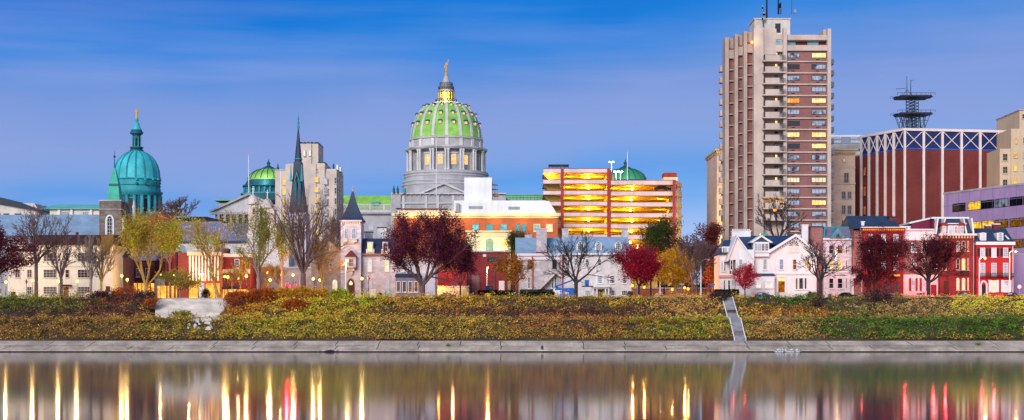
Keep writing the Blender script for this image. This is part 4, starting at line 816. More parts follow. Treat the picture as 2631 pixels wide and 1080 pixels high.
for x in (1022, 1012): rv('roof_statue', 'copper_dark', T, x, 511, [(3, 497), (2.6, 491), (3.2, 486), (1.2, 482), (1.6, 480), (.5, 478)], 10)
rv('vent', 'copper', T, 1040, 511, [(4, 497), (3, 484)], 8)
f = Fac(520); part('wing_wall', 'capitol_stone', T, f, (860, 1012, 549, None, 0, -26)); o = part('cornice', 'stone_grey', T, f, (858, 1011, 546, 550, 1.1, 0)); m = MB()
for x in range(862, 1008, 4): m.b(f, x, x + 1.6, 550, 553, .7, 0)
m.build('dentil', 'stone_grey', o); m = MB(); m.b(f, 860, 1010, 525, 527, .6, .1); m.b(f, 860, 1010, 540, 545.5, .6, -.2)
for i in range(50): m.b(f, 861 + i * 3, 862.2 + i * 3, 527, 540, .5, .2)
for x in (866, 890, 914, 950, 985, 1004): m.b(f, x, x + 4, 525, 541, .7, 0)
m.build('balustrade', 'capitol_light', T); MB().xs(f, 866, 1009, [(-3, 541), (-9, 503), (-22, 503), (-26, 541)]).build('wing_roof', 'copper_lime', T); MB().b(f, 952, 972, 517, 524, -4, -9).build('roof_hatch', 'copper', T)
win(T, f, 947, 960, 577, 590, arch=1, pane='glass_pale', fr='capitol_light')
MB().xs(Fac(520), 1262, 1440, [(-3, 530), (-8, 500), (-22, 500), (-26, 530)]).build('wing_roof', 'mint_lime', T); part('wing_wall', 'capitol_stone', T, Fac(520), (1262, 1440, 512, None, -2, -26))
m = MB(); f = Fac(519)
for x in range(1282, 1400, 9): m.b(f, x, x + .7, 503, 514, 0, -.1)
m.b(f, 1280, 1400, 502.5, 503.5, 0, -.1); m.b(f, 1280, 1400, 508, 509, 0, -.1); m.build('railing', 'dark_metal', T)
# north pavilion with its pediment, and the two smaller wing domes
f = Fac(505); part('wing_wall', 'capitol_stone', T, f, (553, 740, 545, None, 0, -30), (548, 620, 516, 546, -10, -28)); MB().pr(f, [(545, 546), (640, 502), (735, 546)], .1, -28).build('gable', 'capitol_light', T)
MB().pr(f, [(540, 547), (539, 543), (640, 496), (741, 543), (740, 547), (640, 502)], 1.3, -28).build('pediment', 'stone_grey', T); part('cornice', 'stone_grey', T, f, (541, 739, 546, 552, 1.2, 0))
for i in range(5): rv('column', 'capitol_light', T, 562 + i * 16, 503.6, [(4, 620), (3.2, 556), (4.4, 552)], 12)
part('shade_panel', 'slate_dark', T, f, (566, 730, 560, 622, .02, -.2)); part('parapet', 'copper_lime', T, Fac(517), (550, 618, 514, 516, .3, -15))  # flat dark panel behind the columns, portico shade put into its colour
for cx2, label, lime in ((690, 'left', 1), (1607, 'right', 0)):
    dd = 540; dm = rv('wing_dome', 'copper_lime' if lime else 'copper_green', T, cx2, dd, [(54, 466), (53, 460), (48, 451), (40, 444), (28, 437.5), (15, 434)], 40); ss = dd / F
    rv('wing_drum', 'copper_dark', T, cx2, dd, [(70, 520), (70, 500), (58, 499), (58, 484), (66, 482), (66, 478), (60, 476), (56, 468), (54, 465)], 40)
    rv('finial', 'copper_dark', dm, cx2, dd, [(17, 436), (15, 432), (9, 429), (4, 426), (3.5, 421), (6, 419.5), (3, 418), (1.5, 413), (.5, 409)], 20)
    m = MB()
    for k in range(20):
        sx, sy = ring(k, 20, .1); pr_ = [(54.4, 462), (48.6, 450.6), (40.6, 443.5), (28.5, 437), (15, 433.6)]
        for (r0, y0), (r1, y1) in zip(pr_, pr_[1:]): m.tube((X(cx2, dd) + sx * r0 * ss, dd + sy * r0 * ss, Z(y0, dd)), (X(cx2, dd) + sx * r1 * ss, dd + sy * r1 * ss, Z(y1, dd)), .14, n=4)
    m.build('rib', 'copper_dark', dm)
    for k in range(28):
        sx, sy = ring(k, 28, 0)
        if sy < .3: MB().tube((X(cx2, dd) + sx * 62 * ss, dd + sy * 62 * ss, Z(500, dd)), (X(cx2, dd) + sx * 62 * ss, dd + sy * 62 * ss, Z(484, dd)), .28, n=5).build('column', 'copper', T)
    rv('cornice', 'copper', T, cx2, dd, [(62, 505), (71, 502), (71, 499), (62, 498)], 40)
    plight((X(cx2, dd), dd - 72 * ss, Z(470, dd)), (.9, 1, .8), 700 if lime else 250, T, .5)
def flagpole(label, x, y0, y1, d, flag=None):
    T = thing('flagpole', label, 'flagpole', x, d, 'bare flagpoles', Z(y1, d)); MB().tube((X(x, d), d, Z(y1, d)), (X(x, d), d, Z(y0, d)), .2, .11, 6).build('pole', 'paint_white', T); MB().rev(X(x, d), d, [(.05, Z(y0, d)), (.24, Z(y0, d) + .2), (.05, Z(y0, d) + .45)], 8).build('ball', 'gold', T); return T
flagpole('white flagpole standing in front of the great green dome', 1121, 352, 503, 506); flagpole('white flagpole left of the small lime dome', 639, 398, 510, 505); flagpole('white flagpole rising over the parking garage roof', 1612, 391, 470, 500)

# ================================================================== orange brick block with white roof screen
T, f = bld('orange_block', 'orange brick office block with lit cream portico and white rooftop screens', 'office building', 400, 1012, 1433, 556, 24, 'brick_orange')
o = part('cornice', 'cream', T, f, (1008, 1437, 549, 556, 1., -24.3), (1010, 1435, 556, 561, .4, -24.1)); part('cornice', 'cream', T, f, (1020, 1170, 541, 549, .2, -6))
part('roof_screen', 'white_metal', T, f, (1166, 1402, 514, 549, -2, -20)); MB().pr(f, [(1402, 549), (1402, 514), (1412, 516), (1432, 549)], -2.1, -19.9).build('roof_screen', 'white_metal', T); part('penthouse', 'white_metal', T, f, (1191, 1263, 451, 514, -6, -18))
part('louver', 'grey_metal', T, f, (1204, 1240, 528.5, 536, -1.9, -2.1)); part('louver', 'grey_metal', T, f, (1306, 1336, 530, 537.5, -1.9, -2.1)); part('duct', 'grey_metal', T, f, (1171, 1180, 522, 549, -1, -2.05))
for x in (1213, 1249, 1285): win(T, f, x, x + 18, 576, 594, pane='glass_teal', fr='teal_trim', ny=1, t=.03)
for x in (1325, 1341): win(T, f, x, x + 11, 576, 594, pane='glass_teal', fr='teal_trim', nx=1, ny=2, t=.03)
for x, p in ((1371, 'glass_teal'), (1403, 'lit_pale')): o = win(T, f, x, x + 17, 576, 595, pane=p, fr='cream', t=.03); part('lintel', 'cream', o, f, (x - 3, x + 20, 572.5, 576, .25, 0)).location = -Vector(o.location)
o = part('portico', 'cream', T, f, (1200, 1312, 597, None, 1.5, 0)); part('cornice', 'cream', o, f, (1196, 1315, 594, 597.2, 2.1, 0), (1198, 1314, 607, 609, 1.75, 0))
for x, p in ((1216, 'lit_pale'), (1248, 'lit_teal'), (1286, 'lit')): win(T, f, x, x + 20, 614, 644, arch=1, pane=p, fr='teal_trim' if x == 1248 else 'cream', nx=3, ny=3, t=1.53)
for x in (1240, 1276): plight(f.p(f.u(x), f.z(x, 645), 3.6), (1, .75, .4), 420, T, .3)
for x in (1060, 1130, 1200, 1270, 1340, 1405): plight(f.p(f.u(x), f.z(x, 563), 2.4), (1, .6, .15), 260, T, .3)
T = thing('roof_mast', 'small grey equipment mast beside the white penthouse', 'antenna', 1272, 408, z=Z(513, 408)); m = MB(); f = Fac(408)
for x in (1265, 1271, 1277): m.b(f, x, x + 1.2, 466 + (x - 1265), 514, 0, -.2)
for y in (474, 486, 500): m.b(f, 1264, 1279, y, y + 1.5, .1, -1.5)
m.b(f, 1268, 1281, 497, 505, .2, -1.4); m.build('frame', 'brick_rose', T)
# lit red annexe and loading bay in front of it
T, f = bld('red_annexe', 'low red brick annexe with a dark upper opening beside the stone house', 'building', 366, 1200, 1304, 648, 18, 'brick_red'); part('roof', 'stone_grey', T, f, (1196, 1308, 644, 648.5, .6, -18.2)); part('opening', 'glass_dark', T, f, (1252, 1290, 660, 673, .05, -.2)); part('sign', 'sign_white', T, f, (1241, 1249, 654, 660, .1, 0)); part('garage_door', 'brick_rose', T, f, (1212, 1232, 706, None, .06, -.1)); part('garage_door', 'pink_white', T, f, (1282, 1296, 722, None, .06, -.1))
T, f = bld('loading_bay', 'small cream loading bay glowing under an orange wall lamp', 'building', 352, 1118, 1203, 738, 10, 'stucco'); part('upper_wall', 'brick_federal', T, f, (1122, 1198, 695, 738, -3, -10)); part('door', 'garage_deck', T, f, (1188, 1200, 742, None, .05, -.1)); part('roof', 'concrete', T, f, (1116, 1205, 735, 738.2, .3, -3)); part('wall_lamp', 'lamp_orange', T, f, (1125, 1129, 735, 739, .8, .3)); plight(f.p(f.u(1127), f.z(1127, 742), 1.4), (1, .5, .1), 420, T); plight(f.p(f.u(1165), f.z(1165, 730), 3), (1, .55, .25), 500, T)
# bow fronted shop house
T, f = bld('bay_house', 'narrow pale lilac house with a dark roofed shop bay of four windows', 'house', 331, 1017, 1118, 668, 12, 'ashlar'); o = part('bay', 'slate_mauve', T, f, (1018, 1080, 712, None, 1.8, 0)); MB().fr(f, (1016, 1083, 712, 2.2, -.1), (1018, 1080, 703, 1.2, -.1)).build('roof', 'slate_dark', o)
for x in (1020, 1035, 1050, 1065): win(T, f, x, x + 11, 723, 751, pane='lit_orange_dim' if x == 1065 else 'glass_brown', fr='paint_white', nx=1, ny=1, t=1.82)
wins(T, f, [(1031, 1041), (1052, 1062)], [(680, 698)], pane='glass_pale'); part('side_wall', 'lilac_white', T, f, (1083, 1118, 700, None, .3, 0)); part('cornice', 'paint_white', T, f, (1015, 1120, 664, 668.5, .5, -12.2))
# stone mansion with witch hat tower
D = 333
T, f = bld('stone_mansion', 'grey stone mansion with slate mansard and a flared witch hat tower', 'house', D, 930, 1018, 656, 14, 'ashlar')
part('tower', 'ashlar', T, f, (877, 929, 574, None, 1.2, -5)); o = part('corbel', 'lime_stone', T, f, (875, 931, 567, 571, 1.6, -5.3))
for i in range(9): part('bracket', 'pink_white', o, f, (877.5 + i * 5.8, 880.5 + i * 5.8, 571, 576, 1.5, 1.1))
m = MB(); prof = ((32, 568), (26, 560), (19, 546), (12, 528), (6.5, 510), (2.2, 492))
for (r0, y0), (r1, y1) in zip(prof, prof[1:]):
    m.fr(f, (904 - r0, 904 + r0, y0, -1.9 + r0 * .086, -1.9 - r0 * .086), (904 - r1, 904 + r1, y1, -1.9 + r1 * .086, -1.9 - r1 * .086))
sp_ = m.build('spire', 'slate_dark', T); MB().tube(f.p(f.u(904), f.z(904, 494), -1.9), f.p(f.u(904), f.z(904, 476), -1.9), .1, .04).rev(f.u(904), D + 1.9, [(.05, f.z(904, 484)), (.28, f.z(904, 482)), (.05, f.z(904, 480))], 8).build('finial', 'gold', sp_)
for x in (886, 905): win(T, f, x, x + 11.5, 586, 614, arch=1, t=1.24, pane='glass_pale', nx=2)
o = part('balcony', 'lime_stone', T, f, (882, 921, 614, 617, 2.2, 1.2), (884, 919, 617, 624, 2., 1.2), (889, 913, 624, 627, 1.7, 1.2))
o = part('oriel', 'ashlar', T, f, (892, 917, 660, 690, 2.4, 1.2), (896, 913, 690, 697, 2.1, 1.2), (901, 908, 697, 708, 1.7, 1.2)); MB().fr(f, (889, 920, 660, 2.7, 1.2), (902, 906, 644, 1.4, 1.2)).build('roof', 'brick_dark', o); part('ledge', 'brick_rose', o, f, (890, 919, 687, 690, 2.6, 1.2)); win(T, f, 898, 911, 664, 686, t=2.43, pane='glass_warm', nx=3, ny=2)
o = MB().pr(f, [(893, 770), (893, 728), (896, 720), (903, 715), (910, 720), (913, 728), (913, 770)], 1.32, 1).build('doorway', 'brick_rose', T); MB().pr(f, [(895, 770), (895, 729), (898, 722), (903, 718), (908, 722), (911, 729), (911, 770)], 1.4, 1.1).build('door', 'door_wood', o); MB().pr(f, [(899, 733), (898, 728), (903, 722), (908, 728), (907, 733)], 1.45, 1.2).build('fanlight', 'lit', o)
MB().pr(f, [(800, 664), (838, 611), (884, 655), (884, 770), (800, 770)], .3, -10).build('gable_wing', 'ashlar_warm', T); MB().pr(f, [(794, 664), (838, 606), (890, 652), (888, 656), (838, 612), (799, 668)], .8, -10).build('roof', 'slate_dark', T); part('back_roof', 'slate_dark', T, f, (840, 879, 614, 650, -2, -9))
win(T, f, 854, 868, 718, 757, arch=1, pane='lit_pale', fr='lime_stone', t=.33); wins(T, f, [(806, 816), (826, 836)], [(716, 757)], arch=1, pane='glass_warm', fr='lime_stone', t=.33); win(T, f, 846, 854, 676, 694, pane='glass_dark', fr='lime_stone', t=.33, arch=1); win(T, f, 833, 843, 630, 646, pane='glass_dark', fr='lime_stone', t=.33, arch=1)
MB().fr(f, (929, 1020, 652, .5, -14), (930, 1012, 613, -2, -12)).build('roof', 'slate_dark', T); part('cornice', 'brick_rose', T, f, (928, 1020, 652, 657, .6, -.1))
for x, p in ((945, 'lit'), (984, 'glass_warm')): o = part('dormer', 'lime_stone', T, f, (x - 4, x + 17, 640, 652, .5, -3), (x - 1, x + 14, 622, 640, .5, -3)); win(T, f, x, x + 13, 624, 647, arch=1, t=.53, pane=p, fr='lime_stone')
for x in (944, 988): win(T, f, x, x + 13, 664, 699, arch=1, pane='lit_white' if x == 944 else 'lit_pale', fr='lime_stone', nx=1, t=.03); win(T, f, x, x + 13, 718, 760, arch=1, pane='glass_pale', fr='lime_stone', nx=2, t=.03)
chimney(T, f, 930, 950, 591, 613, 'paint_white', -6, 1.6, 'dark_metal'); chimney(T, f, 961, 985, 578, 613, 'paint_white', -8, 1.6, 'dark_metal'); o = part('chimney', 'paint_white', T, f, (958, 990, 577, 580, -9.8, -11)); part('downpipe', 'iron', T, f, (929, 930.5, 655, None, .3, .1))
T, f = bld('utility_box', 'pale utility cabinet beside a round dark red bin at the mansion wall', 'cabinet', 328, 950, 966, 743, 1, 'white_metal'); MB().rev(X(974, 328), 328.6, [(.7, GZ - .1), (.75, GZ + .9), (.55, GZ + 1.6), (.2, GZ + 1.8)], 14).build('bin', 'maroon_wall', T)
# stone house with big chimney, and the long stone mansion beside the boom lift
T, f = bld('chimney_house', 'grey fieldstone house with blue roof and one broad rubble chimney', 'house', 346, 1333, 1447, 664, 12, 'fieldstone'); MB().xs(f, 1324, 1450, [(.6, 655), (-6, 611), (-12, 655)]).build('roof', 'slate_pale', T); part('eaves', 'lilac_white', T, f, (1328, 1449, 652, 658, .8, -.1), (1330, 1448, 658, 668, .35, -.1)); MB().add([f.p(f.u(1324.5), f.z(1324, y, t), t) for t, y in ((.3, 665), (-12, 665), (-12, 655), (-6, 612.5), (.3, 655))], [(0, 1, 2, 3, 4)]).build('gable', 'pink_white', T)
o = chimney(T, f, 1378, 1405, 587, 650, 'fieldstone', -.5, 2.2, 'fieldstone'); part('base', 'red_trim', o, f, (1377, 1406, 647.5, 651, .2, -2.6)); chimney(T, f, 1350, 1368, 599, 625, 'fieldstone', -7, 1.5, 'fieldstone')
MB().pr(f, [(1380, 744), (1424, 701), (1427, 700), (1440, 708), (1440, 712), (1427, 705), (1388, 744)], 1.6, .2).build('stair', 'concrete_pale', T); part('base_wall', 'iron', T, f, (1335, 1445, 744, None, .5, 0)); m = part('drainpipe', 'brick_orange', T, f, (1366, 1370, 660, None, .4, .1))
wins(T, f, [(1356, 1362), (1364, 1370)], [(712, 742)], nx=1, pane='glass_dark'); wins(T, f, [(1416, 1422), (1425, 1431)], [(711, 741)], nx=1, pane='glass_dark'); wins(T, f, [(1356, 1366), (1419, 1430)], [(668, 690)], pane='glass_dark', fr='dark_metal')
T, f = bld('long_mansion', 'long pale limestone mansion with three arched dormers and a columned porch', 'house', 339, 1443, 1622, 652, 13, 'lime_stone'); MB().fr(f, (1440, 1628, 653, .7, -13), (1452, 1616, 609, -5, -8)).build('roof', 'slate_pale', T); part('eaves', 'paint_white', T, f, (1440, 1627, 651, 656, .8, -.1))
for x in (1484, 1531, 1582): o = part('dormer', 'paint_white', T, f, (x - 2, x + 16, 626, 643, -.4, -5)); win(T, f, x, x + 14, 621, 643, arch=2, t=-.38, pane='glass', nx=3, ny=4, sill=0)
wins(T, f, [(1473, 1483), (1503, 1513), (1535, 1546), (1567, 1578), (1598, 1608)], [(665, 684)], pane='glass', nx=3, ny=4); wins(T, f, [(1473, 1483), (1536, 1547), (1567, 1578), (1599, 1610)], [(708, 729)], pane='glass', nx=3, ny=4); wins(T, f, [(1503, 1516), (1567, 1580), (1597, 1612)], [(746, 760)], pane='glass', nx=3, ny=2)
for x in (1534.5, 1547.5): part('shutter', 'paint_white', T, f, (x - (4 if x < 1540 else 0), x + (0 if x < 1540 else 4), 706, 730, .12, .02))
o = part('porch', 'paint_white', T, f, (1519, 1566, 733, 739, 2.6, 0), (1521, 1564, 739, 742, 2.3, 0))
for x in (1522, 1531, 1553, 1561): MB().rev(f.u(x + 1.5), D + 4., [(.22, GZ - .1), (.19, GZ + .3), (.16, f.z(x, 742))], 10).build('column', 'paint_white', o)
part('door', 'shutter_black', T, f, (1537, 1548, 746, None, .06, -.1)); chimney(T, f, 1446, 1463, 584, 625, 'fieldstone', -5, 1.5, 'fieldstone'); chimney(T, f, 1602, 1619, 584, 625, 'fieldstone', -5, 1.5, 'fieldstone'); part('downpipe', 'red_trim', T, f, (1444, 1447, 655, None, .3, .1))

# ================================================================== parking garage
D = 420; f = Fac(D); T = thing('parking_garage', 'open deck parking garage in pink concrete glowing yellow inside', 'parking garage', 1570, D); sA = (X(1735, D), D); fs_ = Fac(A=sA, B=(X(1752, 429), 429.))
back = -22
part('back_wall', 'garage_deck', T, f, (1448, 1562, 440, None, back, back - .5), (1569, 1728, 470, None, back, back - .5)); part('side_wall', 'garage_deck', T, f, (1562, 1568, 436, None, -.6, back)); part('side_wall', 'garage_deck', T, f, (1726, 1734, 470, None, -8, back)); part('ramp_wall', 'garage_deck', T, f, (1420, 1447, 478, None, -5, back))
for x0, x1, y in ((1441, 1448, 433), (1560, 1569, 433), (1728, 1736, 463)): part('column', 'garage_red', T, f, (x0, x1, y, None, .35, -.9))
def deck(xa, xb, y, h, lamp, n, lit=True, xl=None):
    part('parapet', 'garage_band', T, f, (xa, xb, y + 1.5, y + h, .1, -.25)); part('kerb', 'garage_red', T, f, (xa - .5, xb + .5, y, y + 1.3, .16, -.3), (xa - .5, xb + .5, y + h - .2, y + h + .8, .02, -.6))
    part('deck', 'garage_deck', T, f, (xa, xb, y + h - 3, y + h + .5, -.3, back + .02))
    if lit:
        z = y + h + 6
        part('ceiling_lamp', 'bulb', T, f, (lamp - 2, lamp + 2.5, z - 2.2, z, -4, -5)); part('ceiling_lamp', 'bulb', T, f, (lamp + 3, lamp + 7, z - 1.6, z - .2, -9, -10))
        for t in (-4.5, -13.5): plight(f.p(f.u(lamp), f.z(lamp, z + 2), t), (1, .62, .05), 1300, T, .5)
        for q in (xa + 18, xb - 22): plight(f.p(f.u(q), f.z(q, z), -11), (1, .6, .05), 650, T, .5)  # added lights with no bulb, evening out and brightening the deck
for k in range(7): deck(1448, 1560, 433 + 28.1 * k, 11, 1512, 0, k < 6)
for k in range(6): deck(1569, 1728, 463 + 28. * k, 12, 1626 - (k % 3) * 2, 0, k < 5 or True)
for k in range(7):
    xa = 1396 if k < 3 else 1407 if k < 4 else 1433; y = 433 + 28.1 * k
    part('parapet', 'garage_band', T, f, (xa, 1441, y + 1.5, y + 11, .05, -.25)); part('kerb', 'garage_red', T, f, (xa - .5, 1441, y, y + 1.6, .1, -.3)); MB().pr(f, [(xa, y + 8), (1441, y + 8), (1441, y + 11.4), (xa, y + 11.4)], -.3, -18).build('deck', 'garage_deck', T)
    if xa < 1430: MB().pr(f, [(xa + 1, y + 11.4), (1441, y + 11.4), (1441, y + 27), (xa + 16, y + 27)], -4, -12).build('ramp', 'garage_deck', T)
part('ceiling_lamp', 'bulb', T, f, (1408, 1412, 447, 450, -.8, -1.4)); plight(f.p(f.u(1412), f.z(1412, 452), -2), (1, .65, .06), 900, T, .4)
for k in range(6):
    z1 = Z(463 + 28 * k, D); MB().bm(fs_, .02, 9, z1 - 1.25, z1, .1, -.25).build('parapet', 'concrete_pale', T); MB().bm(fs_, .02, 9, z1 - 1.4, z1 - 1., -.3, -6).build('deck', 'garage_deck', T)
    for u in (3.2, 6.2, 8.8): MB().bm(fs_, u, u + .3, z1 - 3.1, z1 - 1.3, -.05, -.4).build('post', 'garage_deck', T)
o = part('stair_head', 'garage_red', T, f, (1707, 1740, 443, 455, -1, -7)); part('base', 'cream', o, f, (1706, 1742, 455, 464, -.8, -7.2)); MB().pr(f, [(1568, 436), (1571, 436), (1578, 458), (1578, 463), (1568, 463)], -1, -3).build('ramp_rail', 'tan_stone', T)
m = MB()
for x in range(1411, 1464, 10): m.b(f, x, x + 1.2, 422, 434, -3, -3.15)
m.b(f, 1410, 1463, 420, 422.5, -2.9, -7); m.b(f, 1410, 1463, 427, 428, -3, -3.1); m.build('railing', 'dark_metal', T)
for x, y in ((1571, 416), (1583, 441), (1594, 441)):
    L = thing('roof_lamp', {1571: 'tall white twin headed lamp on the garage roof edge', 1583: 'shorter garage roof lamp, left of the close pair', 1594: 'shorter garage roof lamp, right of the close pair'}[x], 'street lamp', x, 424, 'lamps on the garage roof', Z(464, 424)); g = Fac(424)
    part('pole', 'white_metal', L, g, (x - .7, x + .7, y + 2, 464, 0, -.15)); part('arm', 'white_metal', L, g, (x - 5, x + 5, y + 1.2, y + 2.2, 0, -.15)); part('head', 'lamp_white', L, g, (x - 6, x - 2, y - .5, y + 1.2, .2, -.4)); part('head', 'lamp_white', L, g, (x + 2, x + 6, y - .5, y + 1.2, .2, -.4)); plight((X(x, 424), 423, Z(y + 4, 424)), (1, .92, .7), 250, L)
# ================================================================== LEFT: cathedral with the turquoise dome
d = 470; cx = 351; s = d / F; f = Fac(452)
T = thing('cathedral', 'cathedral with a weathered turquoise copper dome, lantern and gilded statue', 'cathedral', cx, d)
rv('drum', 'copper_dark', T, cx, d, [(58, 640), (58, 505), (62, 503)], 48)
for k in range(20):
    sx, sy = ring(k, 20, R(9))
    if sy < .45: m = MB(); m.rev(X(cx, d) + sx * 60 * s, d + sy * 60 * s, [(.55, Z(552, d)), (.55, Z(508, d)), (.75, Z(505, d))], 8); m.build('column', 'copper', T)
for k in range(10):
    sx, sy = ring(k, 10, 0)
    if sy > .4: continue
    o_ = Vector((sx, sy, 0)); t_ = Vector((-sy, sx, 0)); a0 = Vector((X(cx, d), d, 0)) + o_ * 58.3 * s; w_ = .95
    pts = [(-w_, 548), (w_, 548)] + [(w_ * math.cos(math.pi * i / 6), 521 - 8 * math.sin(math.pi * i / 6)) for i in range(7)]
    for nm, mt, sc_, off in (('window', 'copper', 1.35, .12), ('pane', 'glass_dark', 1., .2)):
        vs = [tuple(a0 + t_ * (x * sc_) + o_ * b + Vector((0, 0, Z(y - (1.5 if sc_ > 1 else 0), d)))) for b in (off, -.3) for x, y in pts]; n = len(pts)
        o = MB().add(vs, [tuple(range(n)), tuple(range(2 * n - 1, n - 1, -1))] + [(i, (i + 1) % n, (i + 1) % n + n, i + n) for i in range(n)]).build(nm, mt, T if nm == 'window' else o)
rv('cornice', 'copper', T, cx, d, [(60, 506), (65, 499), (66, 496), (66, 494.5), (61, 493)], 48); rv('gallery', 'copper', T, cx, d, [(61, 494), (60, 484), (59, 481), (61.5, 479.5), (59.5, 478), (59.5, 466), (62.5, 464), (60, 461)], 48)
for k in range(16):
    sx, sy = ring(k, 16, 0)
    if sy < .3: rv('oculus', 'copper_dark', T, cx + sx * 59.5, d + sy * 60.3 * s, [(3., 474.5), (3.2, 472), (3., 469)], 8); rv('knob', 'copper', T, cx + sx * 60, d + sy * 60 * s, [(3.6, 463), (3, 459), (.8, 457)], 8)
DP = [(58, 462), (57.6, 450), (56, 438), (52.5, 426), (47, 415), (39.5, 405), (30, 397), (19, 391.5), (17, 389)]
dome = rv('dome', 'copper_dome', T, cx, d, DP, 64)
for k in range(16):
    sx, sy = ring(k, 16, R(11.25)); m = MB()
    for (r0, y0), (r1, y1) in zip(DP, DP[1:-1]): m.tube((X(cx, d) + sx * r0 * s, d + sy * r0 * s, Z(y0, d)), (X(cx, d) + sx * r1 * s, d + sy * r1 * s, Z(y1, d)), .26, n=5)
    m.build('rib', 'copper', dome)
rv('lantern', 'copper_dark', T, cx, d, [(17.5, 390), (17.5, 386), (14, 384), (17, 381), (17, 378.5), (9.5, 378), (9.5, 350), (12, 347), (16.5, 344), (16.5, 340), (13.5, 337), (13.5, 334)], 24)
for k in range(8): sx, sy = ring(k, 8, R(22)); rv('column', 'copper', T, cx + sx * 11, d + sy * 11 * s, [(1.6, 378), (1.4, 351)], 8)
for k in range(8):
    sx, sy = ring(k, 8, R(0))
    if sy < .3: rv('opening', 'iron', T, cx + sx * 8.2, d + sy * 8.2 * s, [(2.4, 374), (2.4, 357), (1, 354)], 8)
rv('cap', 'copper_dome', T, cx, d, [(13, 334.5), (9, 326), (6.5, 316), (3.2, 313.5), (5.4, 310), (5.4, 307), (2.4, 304)], 16)
st = rv('statue', 'gold', T, cx, d, [(3.2, 304.5), (3., 298), (2.6, 292), (3.3, 287), (1.4, 285), (1.9, 282), (.7, 279)], 12); MB().tube((X(cx - 4, d), d, Z(287.5, d)), (X(cx + 4, d), d, Z(287, d)), .3, .3, 5).build('arm', 'gold', st)
part('wall', 'brick_dark', T, f, (300, 452, 556, None, 0, -40)); part('parapet', 'teal_trim', T, f, (385, 452, 545, 549, .3, -1)); part('upper_wall', 'brick_red', T, f, (398, 452, 549, 660, .5, -10)); m = MB()
for i in range(7): m.b(f, 399 + i * 8, 403 + i * 8, 545.5, 549, .6, .31)
m.build('battlement', 'brick_dark', T); rv('pinnacle', 'lime_stone', T, 344, 450, [(4, 600), (4, 535), (5, 533), (3.2, 528), (.6, 514)], 8)
# stone bell tower and the slate roofed church behind the motor lodge
T, f = bld('bell_tower', 'rough fieldstone bell tower with green copper spire and white lancet window', 'church tower', 365, 255, 311, 517, 7, 'rubble'); part('side_wall', 'rubble', T, Fac(366.5), (309, 319, 521, None, 0, -5)); part('coping', 'stone_grey', T, f, (253.5, 312.5, 514, 517.5, .2, -7.2)); part('belt', 'stone_grey', T, f, (254, 312, 537, 539, .2, 0)); part('buttress', 'stucco', T, Fac(365), (314, 319, 560, None, .3, -1))
win(T, f, 271, 293, 552, 608, arch=2, pane='glass_dark', fr='paint_white', nx=4, ny=6, fw=.35, t=.05); sp_ = MB()
q = [(270, 305, 515, -.8, -4.2), (276.5, 299, 470, -1.5, -3.7), (284.6, 289.4, 432, -2.35, -2.85)]
for a, b in zip(q, q[1:]): sp_.fr(f, a, b)
o = sp_.build('spire', 'copper_spire', T); MB().tube(f.p(f.u(287), f.z(287, 433), -2.6), f.p(f.u(287), f.z(287, 385), -2.6), .16, .05).rev(f.u(287), 367.6, [(.05, f.z(287, 404)), (.36, f.z(287, 400)), (.05, f.z(287, 396))], 8).build('finial', 'copper_dark', o)
MB().pr(f, [(276.4, 471), (299.2, 471), (300, 476), (276, 476)], -1.2, -1.8).build('louver', 'copper_dark', o)
T, f = bld('slate_church', 'long church nave under one plain pale blue slate roof', 'church', 372, -120, 255, 606, 16, 'stone_grey'); MB().xs(f, -122, 256, [(.5, 607), (-8, 552), (-16, 607)]).build('roof', 'slate_pale', T)
T, f = bld('exhibition_hall', 'low grey concrete hall with a shallow dark roof at the left edge', 'hall', 455, -160, 103, 556, 30, 'concrete_pale'); MB().pr(f, [(-40, 556), (-40, 520), (88, 523), (103, 543), (103, 556)], .1, -30).build('gable', 'concrete_pale', T); MB().pr(f, [(-40, 498), (0, 507), (60, 523), (102, 538), (103, 546), (86, 540), (0, 524), (-40, 520)], 1.2, -31).build('roof', 'ridge', T)
for a, b in ((9, 24), (38, 56), (-10, 2)): part('window', 'glass_dark', T, f, (a, b, 549, 554, .16, -.2))
T, f = bld('mint_roof_building', 'cream pillared building with a long pale mint hipped roof', 'building', 440, 128, 300, 536, 20, 'stucco'); MB().fr(f, (100, 300, 538, 1, -20), (130, 300, 526, -6, -14)).build('roof', 'mint_roof', T); m = MB()
for x in (150, 182, 232): part('pilaster', 'paint_white', T, f, (x, x + 6, 538, None, .6, 0))
wins(T, f, [(158, 178), (190, 210), (212, 228)], [(544, 556)], pane='glass_pale', fr='cream', ny=1, nx=3)
# cream motor lodge with brown mansard
T, f = bld('motor_lodge', 'cream rendered motor lodge with brown shingled mansard roof and steel windows', 'motel', 337, 20, 290, 628, 16, 'stucco'); MB().fr(f, (84, 312, 629, 1., -16), (88, 309, 604, -.4, -15)).build('roof', 'shingle_brown', T); part('roof', 'shingle_brown', T, f, (18, 85, 640, 645, .5, -15)); part('coping', 'concrete_pale', T, f, (18, 291, 684, 686, .2, 0)); part('extension', 'stucco', T, Fac(333), (268, 290, 683, None, 0, -4))
wins(T, f, [(112, 145), (200, 233)], [(650, 672), (693, 714), (737, 756)], nx=4, ny=3, fr='concrete_pale', pane='glass_brown', fw=.07); wins(T, f, [(168, 178)], [(650, 672), (693, 714)], nx=1, fr='concrete_pale', pane='glass_brown', fw=.07); wins(T, f, [(39, 52), (70, 82)], [(693, 714)], fr='concrete_pale', pane='glass_brown', fw=.07); win(T, f, 70, 82, 737, 756, fr='concrete_pale', pane='glass_brown', fw=.07); win(T, f, 46, 60, 650, 672, fr='concrete_pale', pane='glass_brown')
